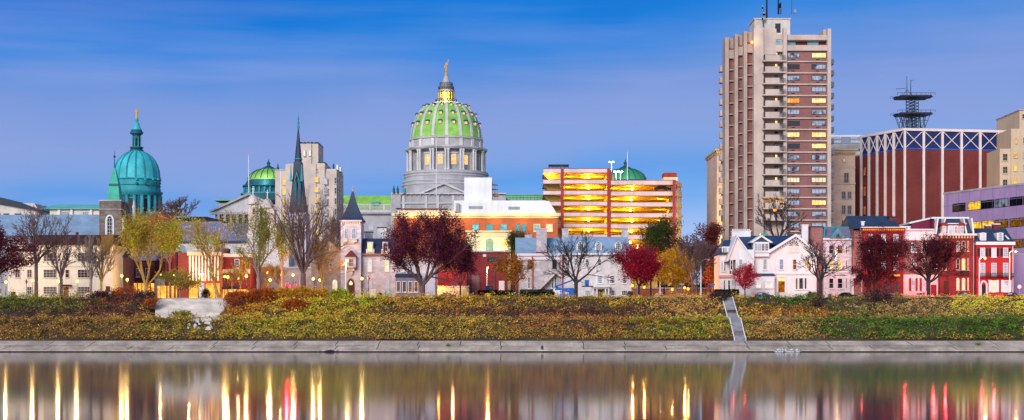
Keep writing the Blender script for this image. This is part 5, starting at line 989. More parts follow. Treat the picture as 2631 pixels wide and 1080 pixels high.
o = part('door', 'brick_dark', T, f, (163, 176, 738, None, .06, -.1)); part('awning', 'shingle_brown', T, f, (158, 184, 732, 735, 1.4, 0)); part('door', 'door_wood', T, f, (28, 40, 750, None, .06, -.1)); part('sign', 'yellow_paint', T, f, (29, 38, 744, 746, .06, 0)); part('step', 'brick_rose', T, f, (166, 184, 764, None, 2, .1)); part('door', 'door_wood', T, Fac(333), (272, 283, 736, None, .06, -.1)); part('roof_vent', 'brick_red', T, f, (184, 189, 594, 606, -3, -4)); win(T, f, -4, 8, 740, 756, fr='concrete_pale', pane='glass_brown')
T, f = bld('striped_house', 'narrow red brick house with white quoins at the end of the motor lodge', 'house', 345, 286, 316, 660, 10, 'brick_rose'); wins(T, f, [(292, 298), (303, 309)], [(690, 712), (722, 745)], nx=1, pane='glass_pale'); m = part('quoin', 'paint_white', T, f, (286, 289, 660, None, .15, -.3), (312, 316, 660, None, .15, -.3)); MB().xs(f, 284, 318, [(.4, 662), (-5, 640), (-10, 662)]).build('roof', 'slate_dark', T)
T, f = bld('brown_house', 'dark brown gabled house half hidden behind the yellow green tree', 'house', 362, 318, 398, 668, 12, 'brick_dark'); MB().xs(f, 300, 402, [(.5, 670), (-6, 616), (-12, 670)]).build('roof', 'slate_lilac', T); wins(T, f, [(328, 338), (350, 360), (374, 384)], [(690, 712)], pane='glass_warm'); part('shop_front', 'lit_shop', T, f, (322, 396, 728, None, .05, -.1)); m = part('frame', 'garage_deck', T, f, *[(x, x + 2, 726, None, .3, 0) for x in range(320, 398, 11)]); part('dormer', 'paint_white', T, f, (340, 346, 618, 640, -1, -4)); part('parapet', 'paint_white', T, f, (358, 398, 613, 616, -4, -5))
T, f = bld('tall_brick_hall', 'tall narrow dark red brick hall with vertical piers beside the yellow green tree', 'building', 356, 424, 455, 648, 14, 'brick_red'); part('pier', 'brick_federal', T, f, (428, 431, 650, None, .3, 0), (438, 441, 650, None, .3, 0), (449, 452, 650, None, .3, 0)); part('shop_front', 'lit_shop', T, f, (405, 455, 735, None, .2, -.2)); part('coping', 'stone_grey', T, f, (422, 457, 645, 648.5, .3, -14.2)); part('lean_to', 'concrete_pale', T, f, (398, 424, 716, None, .1, -8))
# blue roofed church, low stone building and their cupolas
T, f = bld('lilac_roof_church', 'grey church hall with lilac blue slate roof and round headed windows', 'church', 378, 452, 735, 622, 16, 'lime_stone'); MB().xs(f, 450, 737, [(.6, 624), (-8, 574), (-16, 624)]).build('roof', 'slate_lilac', T); part('eaves', 'slate_dark', T, f, (451, 736, 619, 624, .7, 0))
wins(T, f, [(460, 479), (592, 608), (540, 556)], [(630, 650)], arch=1, pane='glass_pale', fr='lime_stone'); o = part('porch', 'paint_white', T, f, (505, 560, 628, 648, 3, 0)); part('roof', 'mint_roof', o, f, (503, 566, 614, 628, 3.4, 0)); wins(T, f, [(511, 520), (526, 536), (543, 552)], [(632, 642)], t=3.02, nx=1, ny=1, pane='glass_warm')
T, f = bld('low_stone_building', 'long low stone building with a teal and russet hipped roof', 'building', 430, 452, 570, 566, 20, 'rubble_pale'); MB().fr(f, (450, 574, 567, .5, -20), (456, 520, 557, -6, -14)).build('roof', 'shingle_brown', T); part('roof_deck', 'teal_trim', T, f, (455, 490, 556, 560, .6, -2)); part('eaves', 'slate_pale', T, f, (450, 575, 577, 580, .3, 0))
T, f = bld('twin_cupola_church', 'tan stone church front with two white cupolas carrying slim crosses', 'church', 364, 634, 742, 600, 14, 'lime_stone'); MB().pr(f, [(634, 601), (688, 578), (742, 601)], .1, -13).build('gable', 'lime_stone', T)
for x, y in ((650, 501), (687, 510)):
    part('belfry', 'pink_stone', T, f, (x - 15, x + 15, y + 26, 604, -1.5, -4.4)); o = rv('cupola', 'concrete_pale', T, x, 367, [(15.5, y + 25), (15, y + 20), (13.4, y + 12), (9.5, y + 5), (4, y + 1), (1.4, y - .5)], 24); m = MB(); m.tube((X(x, 367), 367, Z(y, 367)), (X(x, 367), 367, Z(y - 22, 367)), .14, .1, 5); m.tube((X(x - 3, 367), 367, Z(y - 15, 367)), (X(x + 3, 367), 367, Z(y - 15, 367)), .1, .1, 5); m.build('cross', 'paint_white', o); win(T, f, x - 5, x + 5, y + 34, y + 52, arch=1, pane='glass_dark', fr='pink_stone', t=-1.47)
win(T, f, 680, 694, 588, 612, arch=1, pane='glass_teal', fr='lime_stone', t=.12); wins(T, f, [(648, 656), (720, 728)], [(640, 668)], arch=1, pane='glass_warm', fr='lime_stone')
# red brick shops
T, f = bld('pilaster_shop', 'red brick corner shop with white pilasters and a brightly lit doorway', 'shop', 340, 484, 566, 652, 12, 'brick_rose'); part('side_wall', 'brick_dark', T, f, (456, 485, 649, None, -.6, -12)); o = part('cornice', 'tan_stone', T, f, (482, 568, 648, 657, .6, -.1))
for x in range(487, 560, 8): part('pilaster', 'pink_white', T, f, (x, x + 3, 658, 722, .25, 0))
part('door', 'lit_white', T, f, (512, 524, 702, None, .08, -.1)); part('shop_front', 'lit_shop', T, f, (486, 508, 728, None, .1, -.1), (530, 564, 728, None, .1, -.1)); part('belt', 'brick_federal', T, f, (484, 566, 722, 727, .35, 0)); plight(f.p(f.u(518), f.z(518, 712), 2), (1, .75, .35), 260, T)
T, f = bld('awning_shop', 'low red brick shop with a white sash window and striped awning', 'shop', 343, 563, 642, 660, 12, 'brick_red'); part('coping', 'concrete_pale', T, f, (560, 644, 652, 661, .3, -12.2)); part('belt', 'tan_stone', T, f, (562, 643, 692, 703, .4, 0)); win(T, f, 603, 615, 666, 689, nx=2, ny=3, pane='glass_dark'); MB().xs(f, 568, 617, [(0, 736), (1.8, 741), (1.8, 743), (0, 741)]).build('awning', 'awning', T); part('shop_front', 'lit_shop', T, f, (566, 638, 744, None, .06, -.1)); part('upper_wall', 'brick_dark', T, f, (562, 575, 636, 660, -4, -8))
T, f = bld('low_annexe', 'low warm lit stone annexe hidden behind the bare plaza trees', 'building', 352, 640, 800, 690, 14, 'ashlar_warm'); wins(T, f, [(652, 660), (676, 684), (770, 780)], [(716, 742)], pane='lit_orange_dim', fr='lime_stone', nx=1); part('coping', 'stone_grey', T, f, (638, 802, 686, 690.5, .3, -14.2)); part('railing', 'iron', T, Fac(330), *[(x, x + .6, 742, None, 0, -.05) for x in range(640, 706, 3)], (638, 706, 741, 742, .02, -.07))
# dark spire church
T, f = bld('spire_church', 'stone church tower carrying a tall dark spire with verdigris bands and finial', 'church tower', 368, 738, 786, 545, 7, 'ashlar'); o = MB()
for a, b in zip([(742, 782, 546, 0.1, -6.9), (747, 777, 500, -.3, -6), (751, 773, 455, -.9, -5.2)], [(747, 777, 500, -.3, -6), (751, 773, 455, -.9, -5.2), (752.5, 771.5, 416, -1.2, -4.8)]): o.fr(f, a, b)
lo = o.build('spire_base', 'slate_dark', T); up = MB().rev(f.u(762), 371, [(.9, f.z(762, 417)), (.88, f.z(762, 405)), (.16, f.z(762, 328))], 8, R(22.5)).build('spire', 'slate_dark', T)
for z in (416, 407): MB().rev(f.u(762), 371, [(1., f.z(762, z)), (1.06, f.z(762, z - 1.2)), (.95, f.z(762, z - 2.6))], 8, R(22.5)).build('band', 'copper', up)
MB().rev(f.u(762), 371, [(.2, f.z(762, 329)), (.34, f.z(762, 322)), (.16, f.z(762, 318)), (.3, f.z(762, 311)), (.12, f.z(762, 306)), (.26, f.z(762, 301)), (.05, f.z(762, 291))], 8).build('finial', 'copper', up)
for x in (747, 775): MB().fr(f, (x - 3.4, x + 3.4, 466, .2, -.6), (x - .6, x + .6, 424, -.1, -.3)).build('pinnacle', 'copper', T)
for x in (755, 766): MB().pr(f, [(x, 545), (x, 470), (x + 3.5, 462), (x + 7, 470), (x + 7, 545)], .3 - .2, -1).build('louver', 'copper_dark', lo)
MB().pr(f, [(754, 470), (762, 440), (770, 470), (768, 470), (762, 447), (756, 470)], -.3, -2).build('gablet', 'copper', lo)
# stepped beige deco block
T, f = bld('deco_tower', 'beige stepped deco office tower with crenellated top and two lit window columns', 'office building', 425, 752, 812, 421, 18, 'deco_stone'); part('upper_wall', 'deco_stone', T, f, (770, 817, 369, 422, -.5, -12), (788, 800, 369, 440, -.1, -1)); m = MB()
for i in range(4): m.b(f, 769.5 + i * 9.3, 775 + i * 9.3, 364.5, 368.8, -.4, -12)
m.b(f, 807, 817.5, 365, 368.8, -.4, -12); m.build('battlement', 'dark_metal', T)
for x0, x1, y, t in ((706, 734, 437, -.8), (733, 753, 421, -.4), (811, 834, 418, -.3), (833, 864, 437, -.9)): part('wing_wall', 'deco_stone', T, f, (x0, x1, y, None, t, -17 + t))
fs2 = Fac(A=(X(864, 426), 426.), B=(X(881, 436), 436.)); L_ = (Vector(fs2.p(0, 0)) - Vector((X(881, 436), 436., 0))).length; MB().bm(fs2, 0, L_, GZ, Z(438, 430), 0, -4).build('wing_wall', 'deco_stone', T)
for y in (457, 483, 510, 537, 564, 591): win(T, f, 725, 735, y, y + 18, pane='lit_yellow_soft', fr='deco_stone', nx=2, ny=3, t=-.75 if y > 0 else 0); win(T, f, 808.5, 819, y - 2, y + 11, pane='lit_yellow_soft', fr='deco_stone', nx=2, ny=2, t=.04); win(T, f, 831, 841, y - 1, y + 16, pane='glass_pale', fr='deco_stone', nx=1, t=-.26 if False else -.25); win(T, f, 858, 863.5, y - 1, y + 16, pane='glass', fr='deco_stone', nx=1, t=-.87)
for u in (2.2, 5.5):
    for y in (457, 483, 510, 537): MB().bm(fs2, u, u + 1.2, Z(y + 16, 430), Z(y, 430), .05, -.1).build('window', 'glass_dark', T)
wins(T, f, [(779, 785), (793, 799.5)], [(386, 401)], pane='lit_cool', fr='deco_stone', nx=1, ny=2, t=-.05); win(T, f, 811, 816, 433, 442, pane='lit_orange_dim', fr='deco_stone', nx=1, ny=1, t=-.27)
part('roof_edge', 'slate_dark', T, f, (816, 835, 416.5, 418.5, -.1, -6)); part('roof_unit', 'white_metal', T, f, (860, 865, 420, 437, -4, -6), (868, 872, 426, 437, -4, -6)); rv('urn', 'copper_dark', T, 714, 430, [(3.4, 438), (3.4, 431), (1.6, 429), (2, 426), (.6, 421)], 8); rv('urn', 'copper_dark', T, 857, 432, [(2.4, 438), (2.4, 426), (1, 421)], 8); part('coping', 'concrete_pale', T, f, (705, 734, 435.5, 437.5, -.6, -17)); part('downpipe', 'paint_white', T, f, (719, 721, 436, None, -.7, -.9))
# far houses and walls in the gap right of the garage
T, f = bld('garden_wall', 'orange lit low brick wall running behind the autumn trees', 'wall', 378, 1626, 1850, 742, 1, 'brick_orange'); part('coping', 'stone_grey', T, f, (1624, 1852, 739, 742.4, .2, -1.2))
T, f = bld('red_glow_house', 'small house with red glow painted on its roof beyond the trees left of the gabled house', 'house', 400, 1812, 1850, 652, 10, 'brick_rose'); MB().xs(f, 1810, 1853, [(.5, 655), (-5, 634), (-10, 655)]).build('roof', 'red_trim', T)  # stands for a red-lit tree crown; the glow is put into the roof colour

# ================================================================== bank: stone steps, stairs, parapets
T = thing('stone_steps', 'broad flight of pale stone steps leading up the bank at the plaza', 'steps', 490, 292, z=5.6); m = MB(); f = Fac(300)
for i in range(15):
    y0 = 291.6 + i * .54; m.xyz(X(412 - i * 1.6, 296), X(566 + i * 2, 296), y0, y0 + 1.4 if i < 14 else 300.2, 5.0, 6.3 + i * .268)
m.build('tread', 'steps_stone', T); MB().xyz(X(388, 300), X(596, 300), 300.02, 303, 9, 10.12).build('landing', 'concrete_pale', T)
m = MB(); rg = random.Random(5)
T = thing('rubble_pile', 'heap of broken white stone spilled below the plaza steps', 'rubble', 520, 284, z=4.2)
for i in range(46):
    x, y = X(rg.uniform(488, 556), 284), rg.uniform(280.5, 287.5); r = rg.uniform(.18, .5); z = bank_z(y); v = [Vector((rg.gauss(0, 1), rg.gauss(0, 1), rg.gauss(0, .7))).normalized() * r for _ in range(8)]
    m.hexa([(x - r, y - r * .7, z), (x + r * .8, y - r, z - .1), (x + r, y + r * .8, z), (x - r * .7, y + r, z), (x - r * .6, y - r * .5, z + r * 1.3), (x + r * .6, y - r * .6, z + r), (x + r * .5, y + r * .6, z + r * 1.2), (x - r * .6, y + r * .4, z + r * 1.5)])
T['kind'] = 'stuff'; m.build('stone', 'concrete_pale', T)['kind'] = 'stuff'
T = thing('bank_stairs', 'narrow grey concrete stairway with white kerbs descending the bank to the river', 'stairs', 1886, 288, z=2)
m = MB(); k1 = MB(); k2 = MB(); x0, x1 = X(1902, 276), X(1868, 299)
for i in range(46):
    y = 276 + i * .5; x = x0 + (x1 - x0) * (y - 276) / 23; z = bank_z(y) + .42; m.xyz(x - .95, x + .95, y, y + .56, z - .5, z)
    k1.xyz(x - 1.1, x - .96, y, y + .52, z - .9, z + .2); k2.xyz(x + .96, x + 1.1, y, y + .52, z - .9, z + .2)
m.build('tread', 'stair_grey', T); k1.build('kerb', 'paint_white', T); k2.build('kerb', 'paint_white', T)
for lb, x0, x1, y0, d in (('pale stone plaza parapet with recessed panels left of the broad steps', 234, 378, 752, 302), ('pale stone plaza parapet right of the broad steps', 604, 752, 752, 302)):
    T, f = bld('stone_parapet', lb, 'parapet', d, x0, x1, y0 + 2, 1, 'concrete_pale'); part('coping', 'paint_white', T, f, (x0 - 1, x1 + 1, y0, y0 + 2.4, .15, -1.15)); m = MB()
    for i in range(int((x1 - x0) / 24)): m.b(f, x0 + 4 + i * 24, x0 + 20 + i * 24, y0 + 8, y0 + 15, .06, 0)
    m.build('panel', 'stone_grey', T)
    if x0 > 500:
        T, f = bld('stone_pier', 'square white stone pier at the left end of the right hand plaza parapet', 'pier', 301.5, 592, 606, 752, 1.2, 'concrete_pale'); part('cap', 'paint_white', T, f, (590, 608, 749, 752.3, .15, -1.35))
T, f = bld('ramp_wall', 'pinkish sloping ramp wall running up to the left plaza parapet', 'wall', 303, 207, 233, 762, 1, 'stucco'); MB().pr(f, [(207, 764), (222, 753), (233, 752), (233, 766), (207, 766)], .02, -1).build('upper_wall', 'stucco', T)
# gulls resting at the waterline
gm = None; rg = random.Random(8)
for i in range(9):
    x = 1995 + i * 7; d = 268.9 + rg.uniform(-.3, .3); T = thing('gull', 'white and grey gull resting on the water below the concrete wall', 'gull', x, d, 'gulls resting at the waterline', 0.)
    c = Vector((X(x, d), d, .12)); m = MB(); m.rev(c.x, d, [(.05, -.05), (.28, .05), (.32, .16), (.22, .3), (.06, .36)], 10); q = rg.choice((-1, 1)); m.tube((c.x + q * .2, d, .2), (c.x + q * .33, d, .5), .11, .08, 6); m.rev(c.x + q * .35, d, [(.02, .42), (.1, .48), (.1, .56), (.03, .62)], 8); m.tube((c.x - q * .2, d, .22), (c.x - q * .6, d, .25), .14, .03, 6); m.tube((c.x + q * .42, d, .52), (c.x + q * .56, d, .5), .03, .01, 5); m.build('body', 'paint_white', T)
    m = MB(); m.tube((c.x + q * .18, d - .22, .26), (c.x - q * .5, d - .16, .27), .13, .03, 6); m.build('wing', 'grey_metal', T)
# ================================================================== lamps, signals, signs, vehicles
def post_lamp(label, px, py, d=None, lit='lamp_lit', col=(1, .68, .28), en=900, r=.27):
    d = d or min(345, max(303, (GZ + 4.1 - HC) * F / (HY - py))); T = thing('post_lamp', label, 'street lamp', px, d, 'globe lamps along the promenade and street'); x, z = X(px, d), Z(py, d)
    MB().rev(x, d, [(.2, GZ - .1), (.2, GZ + .25), (.1, GZ + .5), (.06, GZ + .9), (.05, z - r - .25), (.12, z - r - .1), (.14, z - r)], 8).build('post', 'iron', T)
    o = MB().rev(x, d, [(.12, z - r), (r * .8, z - r * .65), (r, z), (r * .75, z + r * .65), (.1, z + r)], 12).build('globe', lit or 'brick_dark', T, smooth=True); MB().rev(x, d, [(.12, z + r), (.1, z + r + .1), (.02, z + r + .22)], 8).build('cap', 'iron', T)
    if lit: plight((x, d - r - .12, z), col, en, T, .1)
for lb, px, py, dd, col in (('globe lamp before the lodge, farthest left of all', 15, 725, 0, 0), ('globe lamp at the leftmost bare tree trunk before the lodge', 84, 721, 0, 0), ('globe lamp against the second bare tree before the lodge', 150, 723, 0, 0), ('globe lamp between lodge door and its right lower window', 198, 723, 0, 0), ('higher globe of the two beside the striped brick house', 313, 709, 322, 0), ('lower globe of the two beside the striped brick house', 327, 719, 0, 0),
        ('globe lamp in front of the tall narrow brick hall', 413, 707, 330, 0), ('globe lamp left of the tall red wall by the small yellow tree', 448, 708, 336, 0), ('globe lamp above the right side of the small yellow tree', 485, 710, 338, 0), ('globe lamp between the leaning two stemmed trunks', 553, 712, 326, 0), ('brightest left globe of the pair over the awning shop', 577, 711, 316, 0), ('right globe touching the pair over the awning shop', 585, 712, 318, 0), ('small globe lamp over the awning end', 613, 716, 338, 0), ('large bright globe lamp left of the tall yellow green tree', 633, 710, 312, 0),
        ('high small globe lamp behind the tall yellow green tree', 688, 701, 340, 0), ('large globe lamp right of the tall yellow green tree', 694, 720, 0, 0), ('dim globe lamp above and left of the red signals', 722, 705, 342, 0), ('dim globe lamp above and right of the red signals', 753, 707, 344, 0), ('globe lamp in front of the mansion arches by the small bare tree', 805, 717, 320, 0), ('globe lamp hidden by the trunk of the small bare tree', 822, 720, 324, 0), ('globe lamp beside the mansion witch hat tower door', 930, 716, 318, 0),
        ('globe lamp under the left edge of the crimson tree', 1625, 734, 0, 1), ('globe lamp right of the crimson tree trunk', 1655, 738, 344, 1), ('globe lamp under the golden tree', 1727, 744, 345, 1), ('left globe of the close pair right of the golden tree', 1759, 740, 338, 1), ('right globe of the close pair right of the golden tree', 1768, 743, 340, 1)):
    post_lamp(lb, px, py, dd or None, 'lamp_orange' if col else 'lamp_lit', (1, .42, .1) if col else (1, .62, .22), 1100 if col else 2000)
post_lamp('unlit dark lantern on a post in front of the lodge', 68, 724, None, None); post_lamp('unlit lantern on a post beside the lit mansion lamp', 947, 716, 318, None)
def street_light(label, px, py, d, arm, lit='lamp_lit', col=(1, .62, .25), en=1600, base=None):
    T = thing('street_light', label, 'street lamp', px, d, 'tall street lights along the river road'); x, z, ex = X(px, d), Z(py, d), X(px + arm, d)
    MB().tube((x, d, GZ - .1), (x, d, GZ + .6), .2, .16, 8).tube((x, d, GZ + .6), (x, d, z - .3), .13, .08, 8).build('pole', 'white_metal', T); MB().tube((x, d, z - .35), (x + (ex - x) * .5, d, z + .1), .06, .05, 5).tube((x + (ex - x) * .5, d, z + .1), (ex, d, z + .12), .05, .05, 5).build('arm', 'white_metal', T)
    o = MB().fr(Fac(d), (px + arm - 3, px + arm + 3, py + 1, .22, -.22), (px + arm - 2, px + arm + 2, py - 2.2, .14, -.14)).build('head', 'grey_metal', T)
    if lit: MB().rev(ex, d, [(.06, z - .38), (.2, z - .28), (.22, z - .1)], 10).build('lens', lit, o); plight((ex, d - .3, z - .5), col, en, T, .2)
street_light('tall unlit street light with double arms at the far left edge', 5, 672, 306, 10, None); street_light('tall lit street light in front of the mansion tower', 888, 667, 305, 5); street_light('grey unlit street light with a long arm beside the blue street sign', 1801, 668, 306, 19, None)
street_light('lit street light left of the federal house door', 2516, 662, 304, 15); street_light('lit street light at the right corner of the federal house', 2594, 645, 312, 16); street_light('tall lit street light behind the lodge bare trees', 262, 646, 345, 2); street_light('tall lit street light over the awning shop roof', 629, 674, 352, 2)
street_light('orange street light on a leaning pole before the red annexe', 1251, 687, 340, 2, 'lamp_orange', (1, .4, .1), 1600); street_light('orange street light high above the crimson tree', 1638, 628, 372, 0, 'lamp_orange', (1, .45, .1), 700); street_light('orange street light between the crimson and golden trees', 1696, 666, 352, 2, 'lamp_orange', (1, .42, .1), 1500); street_light('lit street light in front of the grey mansard house', 2148, 643, 318, 1)
def signal(label, px, py, d):
    T = thing('traffic_light', label, 'traffic light', px, d, 'red traffic lights at the plaza crossing'); x, z = X(px, d), Z(py, d); MB().tube((x, d, GZ - .1), (x, d, z + .6), .08, .07, 6).build('post', 'iron', T); o = MB().xyz(x - .2, x + .2, d - .35, d - .05, z - .85, z + .3).build('housing', 'iron', T)
    MB().rev(x, d - .38, [(.04, z - .2), (.2, z - .1), (.22, z), (.2, z + .1), (.04, z + .2)], 10).build('red_lens', 'red_lens', o); m = MB(); m.xyz(x - .12, x + .12, d - .37, d - .34, z - .75, z - .55); m.xyz(x - .12, x + .12, d - .37, d - .34, z - .45, z - .27); m.build('dark_lens', 'shutter_black', o); plight((x, d - .8, z), (1, .02, .06), 1200, T, .1)
signal('red traffic light, left and highest of the close three', 738, 730, 316); signal('red traffic light, middle and lowest of the close three', 743, 735, 312); signal('red traffic light, right of the close three by the big bare trunk', 759, 732, 318)
def post_sign(label, px, y0, y1, d, w, mat, round_=False):
    T = thing('street_sign', label, 'street sign', px, d); x = X(px, d); MB().tube((x, d, GZ - .1), (x, d, Z(y0, d)), .05, n=6).build('post', 'grey_metal', T); f = Fac(d)
    if round_: MB().pr(f, [(px + w * math.cos(a * math.pi / 4 + .39), (y0 + y1) / 2 + w * math.sin(a * math.pi / 4 + .39)) for a in range(8)], .12, .06).build('plate', mat, T)
    else: part('plate', mat, T, f, (px - w, px + w, y0, y1, .12, .06))
post_sign('blue street name sign on a white post near the gabled house', 1830, 729, 734, 307, 6.5, 'sign_blue'); post_sign('round pale sign on a post at the far right edge', 2619, 732, 742, 315, 5, 'pink_white', True); post_sign('white notice board in front of the scarlet tree', 1894, 742, 757, 322, 6, 'sign_white'); post_sign('slim white sign post left of the notice board', 1884, 734, 742, 321, 2, 'sign_white'); post_sign('small blue sign near the young purple tree and loading bay', 1166, 730, 733, 310, 6, 'sign_blue'); post_sign('grey street sign under the golden tree', 1752, 729, 733, 312, 6, 'grey_metal')
def car(label, px, d, mat, rev_=1, lit=False, L=4.5):
    T = thing('parked_car' if not lit else 'passing_car', label, 'car', px, d, None, GZ); x = X(px, d); f = Fac(d); h = L / 2; s_ = rev_
    q = lambda pts: [(x + s_ * a * h, GZ + b) for a, b in pts]
    def prof(pts, t0, t1, m):
        p = q(pts); n = len(p); vs = [(a, d - t0, b) for a, b in p] + [(a, d - t1, b) for a, b in p]
        return m.add(vs, [tuple(range(n)), tuple(range(2 * n - 1, n - 1, -1))] + [(i, (i + 1) % n, (i + 1) % n + n, i + n) for i in range(n)])
    body = prof([(-1, .35), (-1, .78), (-.93, .9), (-.62, .95), (-.3, 1.0), (.5, .98), (.85, .88), (1, .7), (1, .35)], .88, -.88, MB()); prof([(-.64, .93), (-.42, 1.38), (-.28, 1.45), (.16, 1.43), (.44, .99)], .74, -.74, body); b = body.build('body', mat, T)
    prof([(-.55, .98), (-.4, 1.32), (-.1, 1.36), (-.1, .99)], .755, .745, MB()).build('window', 'glass', b); prof([(-.06, .99), (-.06, 1.36), (.12, 1.35), (.34, 1.0)], .755, .745, MB()).build('window', 'glass', b)
    for a in (-.62, .62):
        for t in (-.72, .72):
            w_ = MB(); n = 14; c = (x + s_ * a * h, d + t, GZ + .33); vs = [(c[0] + .33 * math.cos(6.283 * i / n), c[1] + e_, c[2] + .33 * math.sin(6.283 * i / n)) for e_ in (-.2, .2) for i in range(n)]; w_.add(vs, [tuple(range(n))[::-1], tuple(range(n, 2 * n))] + [(i, (i + 1) % n, (i + 1) % n + n, i + n) for i in range(n)]); w = w_.build('wheel', 'rubber', T)
            if t < 0: MB().add([(c[0] + .2 * math.cos(6.283 * i / n), c[1] - .21, c[2] + .2 * math.sin(6.283 * i / n)) for i in range(n)], [tuple(range(n))]).build('rim', 'grey_metal', w)
    for e_ in (-.6, .6): MB().xyz(*sorted((x - s_ * h * .97, x - s_ * h * 1.012)), d + e_ - .25, d + e_ + .25, GZ + .62, GZ + .82).build('tail_light', 'tail_lens' if lit else 'red_trim', T); MB().xyz(*sorted((x + s_ * h * .96, x + s_ * h * 1.006)), d + e_ - .22, d + e_ + .22, GZ + .6, GZ + .76).build('headlight', 'lamp_lit' if lit else 'white_metal', T)
    if lit:
        MB().xyz(*sorted((x - s_ * h * .985, x - s_ * h * .85)), d - .895, d - .885, GZ + .64, GZ + .8).build('side_lens', 'tail_lens', T)
        for k in (1.5, 4.): plight((x - s_ * (h + k), d - .5, GZ + .8), (1, .04, .05), lit, T, .3)
    return T
car('dark red saloon parked under the big purple tree', 1150, 316, 'car_red', 1, L=4.6); car('white car stopped under the golden tree', 1692, 330, 'car_white', -1); car('dark car parked on the garage upper deck', 1701, 424, 'car_navy').location.z = Z(491, 424)
car('dark car with red tail lights passing the white gabled house', 1960, 311, 'car_navy', 1, 150); car('dark red car with red tail lights passing the red brick house', 2290, 312, 'car_red', 1, 900); car('dark saloon with red tail lights at the ornate house', 2475, 310, 'car_navy', 1, 2300); car('maroon with red tail lights nearing the right edge', 2600, 311, 'car_red', 1, 2300); car('black car with red tail lights in front of the grey mansard house', 2175, 311, 'rubber', 1, 60); car('silver car with red tail lights passing the frieze house', 2370, 313, 'grey_metal', 1, 2000)
T, f = bld('delivery_van', 'small navy van parked beside the red annexe', 'van', 338, 1247, 1267, 735, 2, 'car_navy'); part('window', 'glass', T, f, (1258, 1265, 737, 743, .03, 0)); [MB().rev(X(x, 338), 338.2, [(.32, GZ), (.34, GZ + .3), (.2, GZ + .6)], 10).build('wheel', 'rubber', T) for x in (1251, 1263)]
T, f = bld('utility_bin', 'bright yellow bin standing by the hedge at the road edge', 'bin', 303, 1251, 1260, 756, .7, 'yellow_paint'); part('lid', 'yellow_paint', T, f, (1250, 1261, 753.5, 756.3, .1, -.8))
T, f = bld('skip', 'dark metal skip beside the long mansion wall', 'skip', 330, 1613, 1626, 753, 2, 'dark_metal'); MB().pr(f, [(1612, 753.4), (1616, 748), (1624, 749), (1627, 753.4)], .05, -2.05).build('lid', 'dark_metal', T)
T, f = bld('litter_bin', 'small purple blue litter bin in front of the grey mansard house', 'bin', 306, 2131, 2136, 757, .6, 'car_navy'); part('lid', 'dark_metal', T, f, (2130.4, 2136.6, 755.5, 757.3, .05, -.65))
T = thing('utility_pole', 'dark wooden utility pole right of the orange street light', 'pole', 1273, 350); MB().tube((X(1273, 350), 350, GZ - .1), (X(1273, 350), 350, Z(683, 350)), .16, .12, 7).build('post', 'bark_dark', T); part('crossarm', 'bark_dark', T, Fac(350), (1266, 1280, 688, 690, .2, .05))
# blue boom lift
d = 322; f = Fac(d); T = thing('boom_lift', 'bright blue articulated boom lift parked before the stone houses', 'boom lift', 1450, d); P3 = lambda x, y, t=0: tuple(f.p(f.u(x), f.z(x, y), t))
part('chassis', 'lift_blue', T, f, (1438, 1476, 757, 766, .8, -1.)); o = part('turret', 'lift_blue', T, f, (1462, 1477, 742, 757, .6, -.8)); MB().tube(P3(1472, 752), P3(1426, 738), .28, .24, 4).tube(P3(1426, 744), P3(1474, 742), .26, .26, 4).build('boom', 'lift_blue', T); MB().tube(P3(1425, 738, .3), P3(1480, 717, .3), .25, .2, 4).tube(P3(1480, 717, .3), P3(1497, 727, .3), .14, .12, 4).build('jib', 'lift_blue', T); m = MB()
for x in (1440, 1449, 1458): m.b(f, x, x + 1.5, 745, 757, .5, .4)
m.b(f, 1438, 1470, 749, 750.5, .5, .4); m.build('rail', 'lift_blue', T)
for x in (1443, 1470): MB().rev(X(x, d), d - .4, [(.3, GZ - .02), (.4, GZ + .25), (.3, GZ + .55)], 10).build('wheel', 'rubber', T)
o = part('platform', 'dark_metal', T, f, (1495, 1524, 735, 737.5, .6, -.8)); part('basket', 'lift_blue', T, f, (1503, 1513, 720, 735, .4, -.5)); m = MB()
for x in (1496, 1500, 1516, 1523): m.b(f, x, x + .6, 724, 735, .55, .5)
m.build('railing', 'dark_metal', o)
T, f = bld('work_screen', 'white site screen panel behind the blue boom lift', 'screen', 334, 1422, 1442, 742, .1, 'white_metal'); part('post', 'grey_metal', T, f, (1420.5, 1422, 739, None, .05, -.15))
for lb, a, b, y, d in (('long dark clipped hedge before the red annexe', 1228, 1327, 746, 322), ('dark hedge in front of the fieldstone chimney house', 1335, 1425, 750, 330), ('dark green hedge at the corner of the gabled house', 1836, 1898, 744, 318)):
    T = thing('hedge', lb, 'hedge', (a + b) / 2, d); rng = np.random.default_rng(int(a)); n = 2600; h = Z(y, d) - GZ; cen = np.stack([rng.uniform(X(a, d), X(b, d), n), d + rng.uniform(-.6, .6, n), GZ + h * rng.random(n) ** .6], 1); v, ff = leaves_np(cen, .3, rng); mesh_np('foliage', v, ff, 'leaf_hedge', T, T.location); MB().xyz(X(a, d) + .1, X(b, d) - .1, d - .45, d + .45, GZ, GZ + h * .8).build('core', 'leaf_hedge', T)

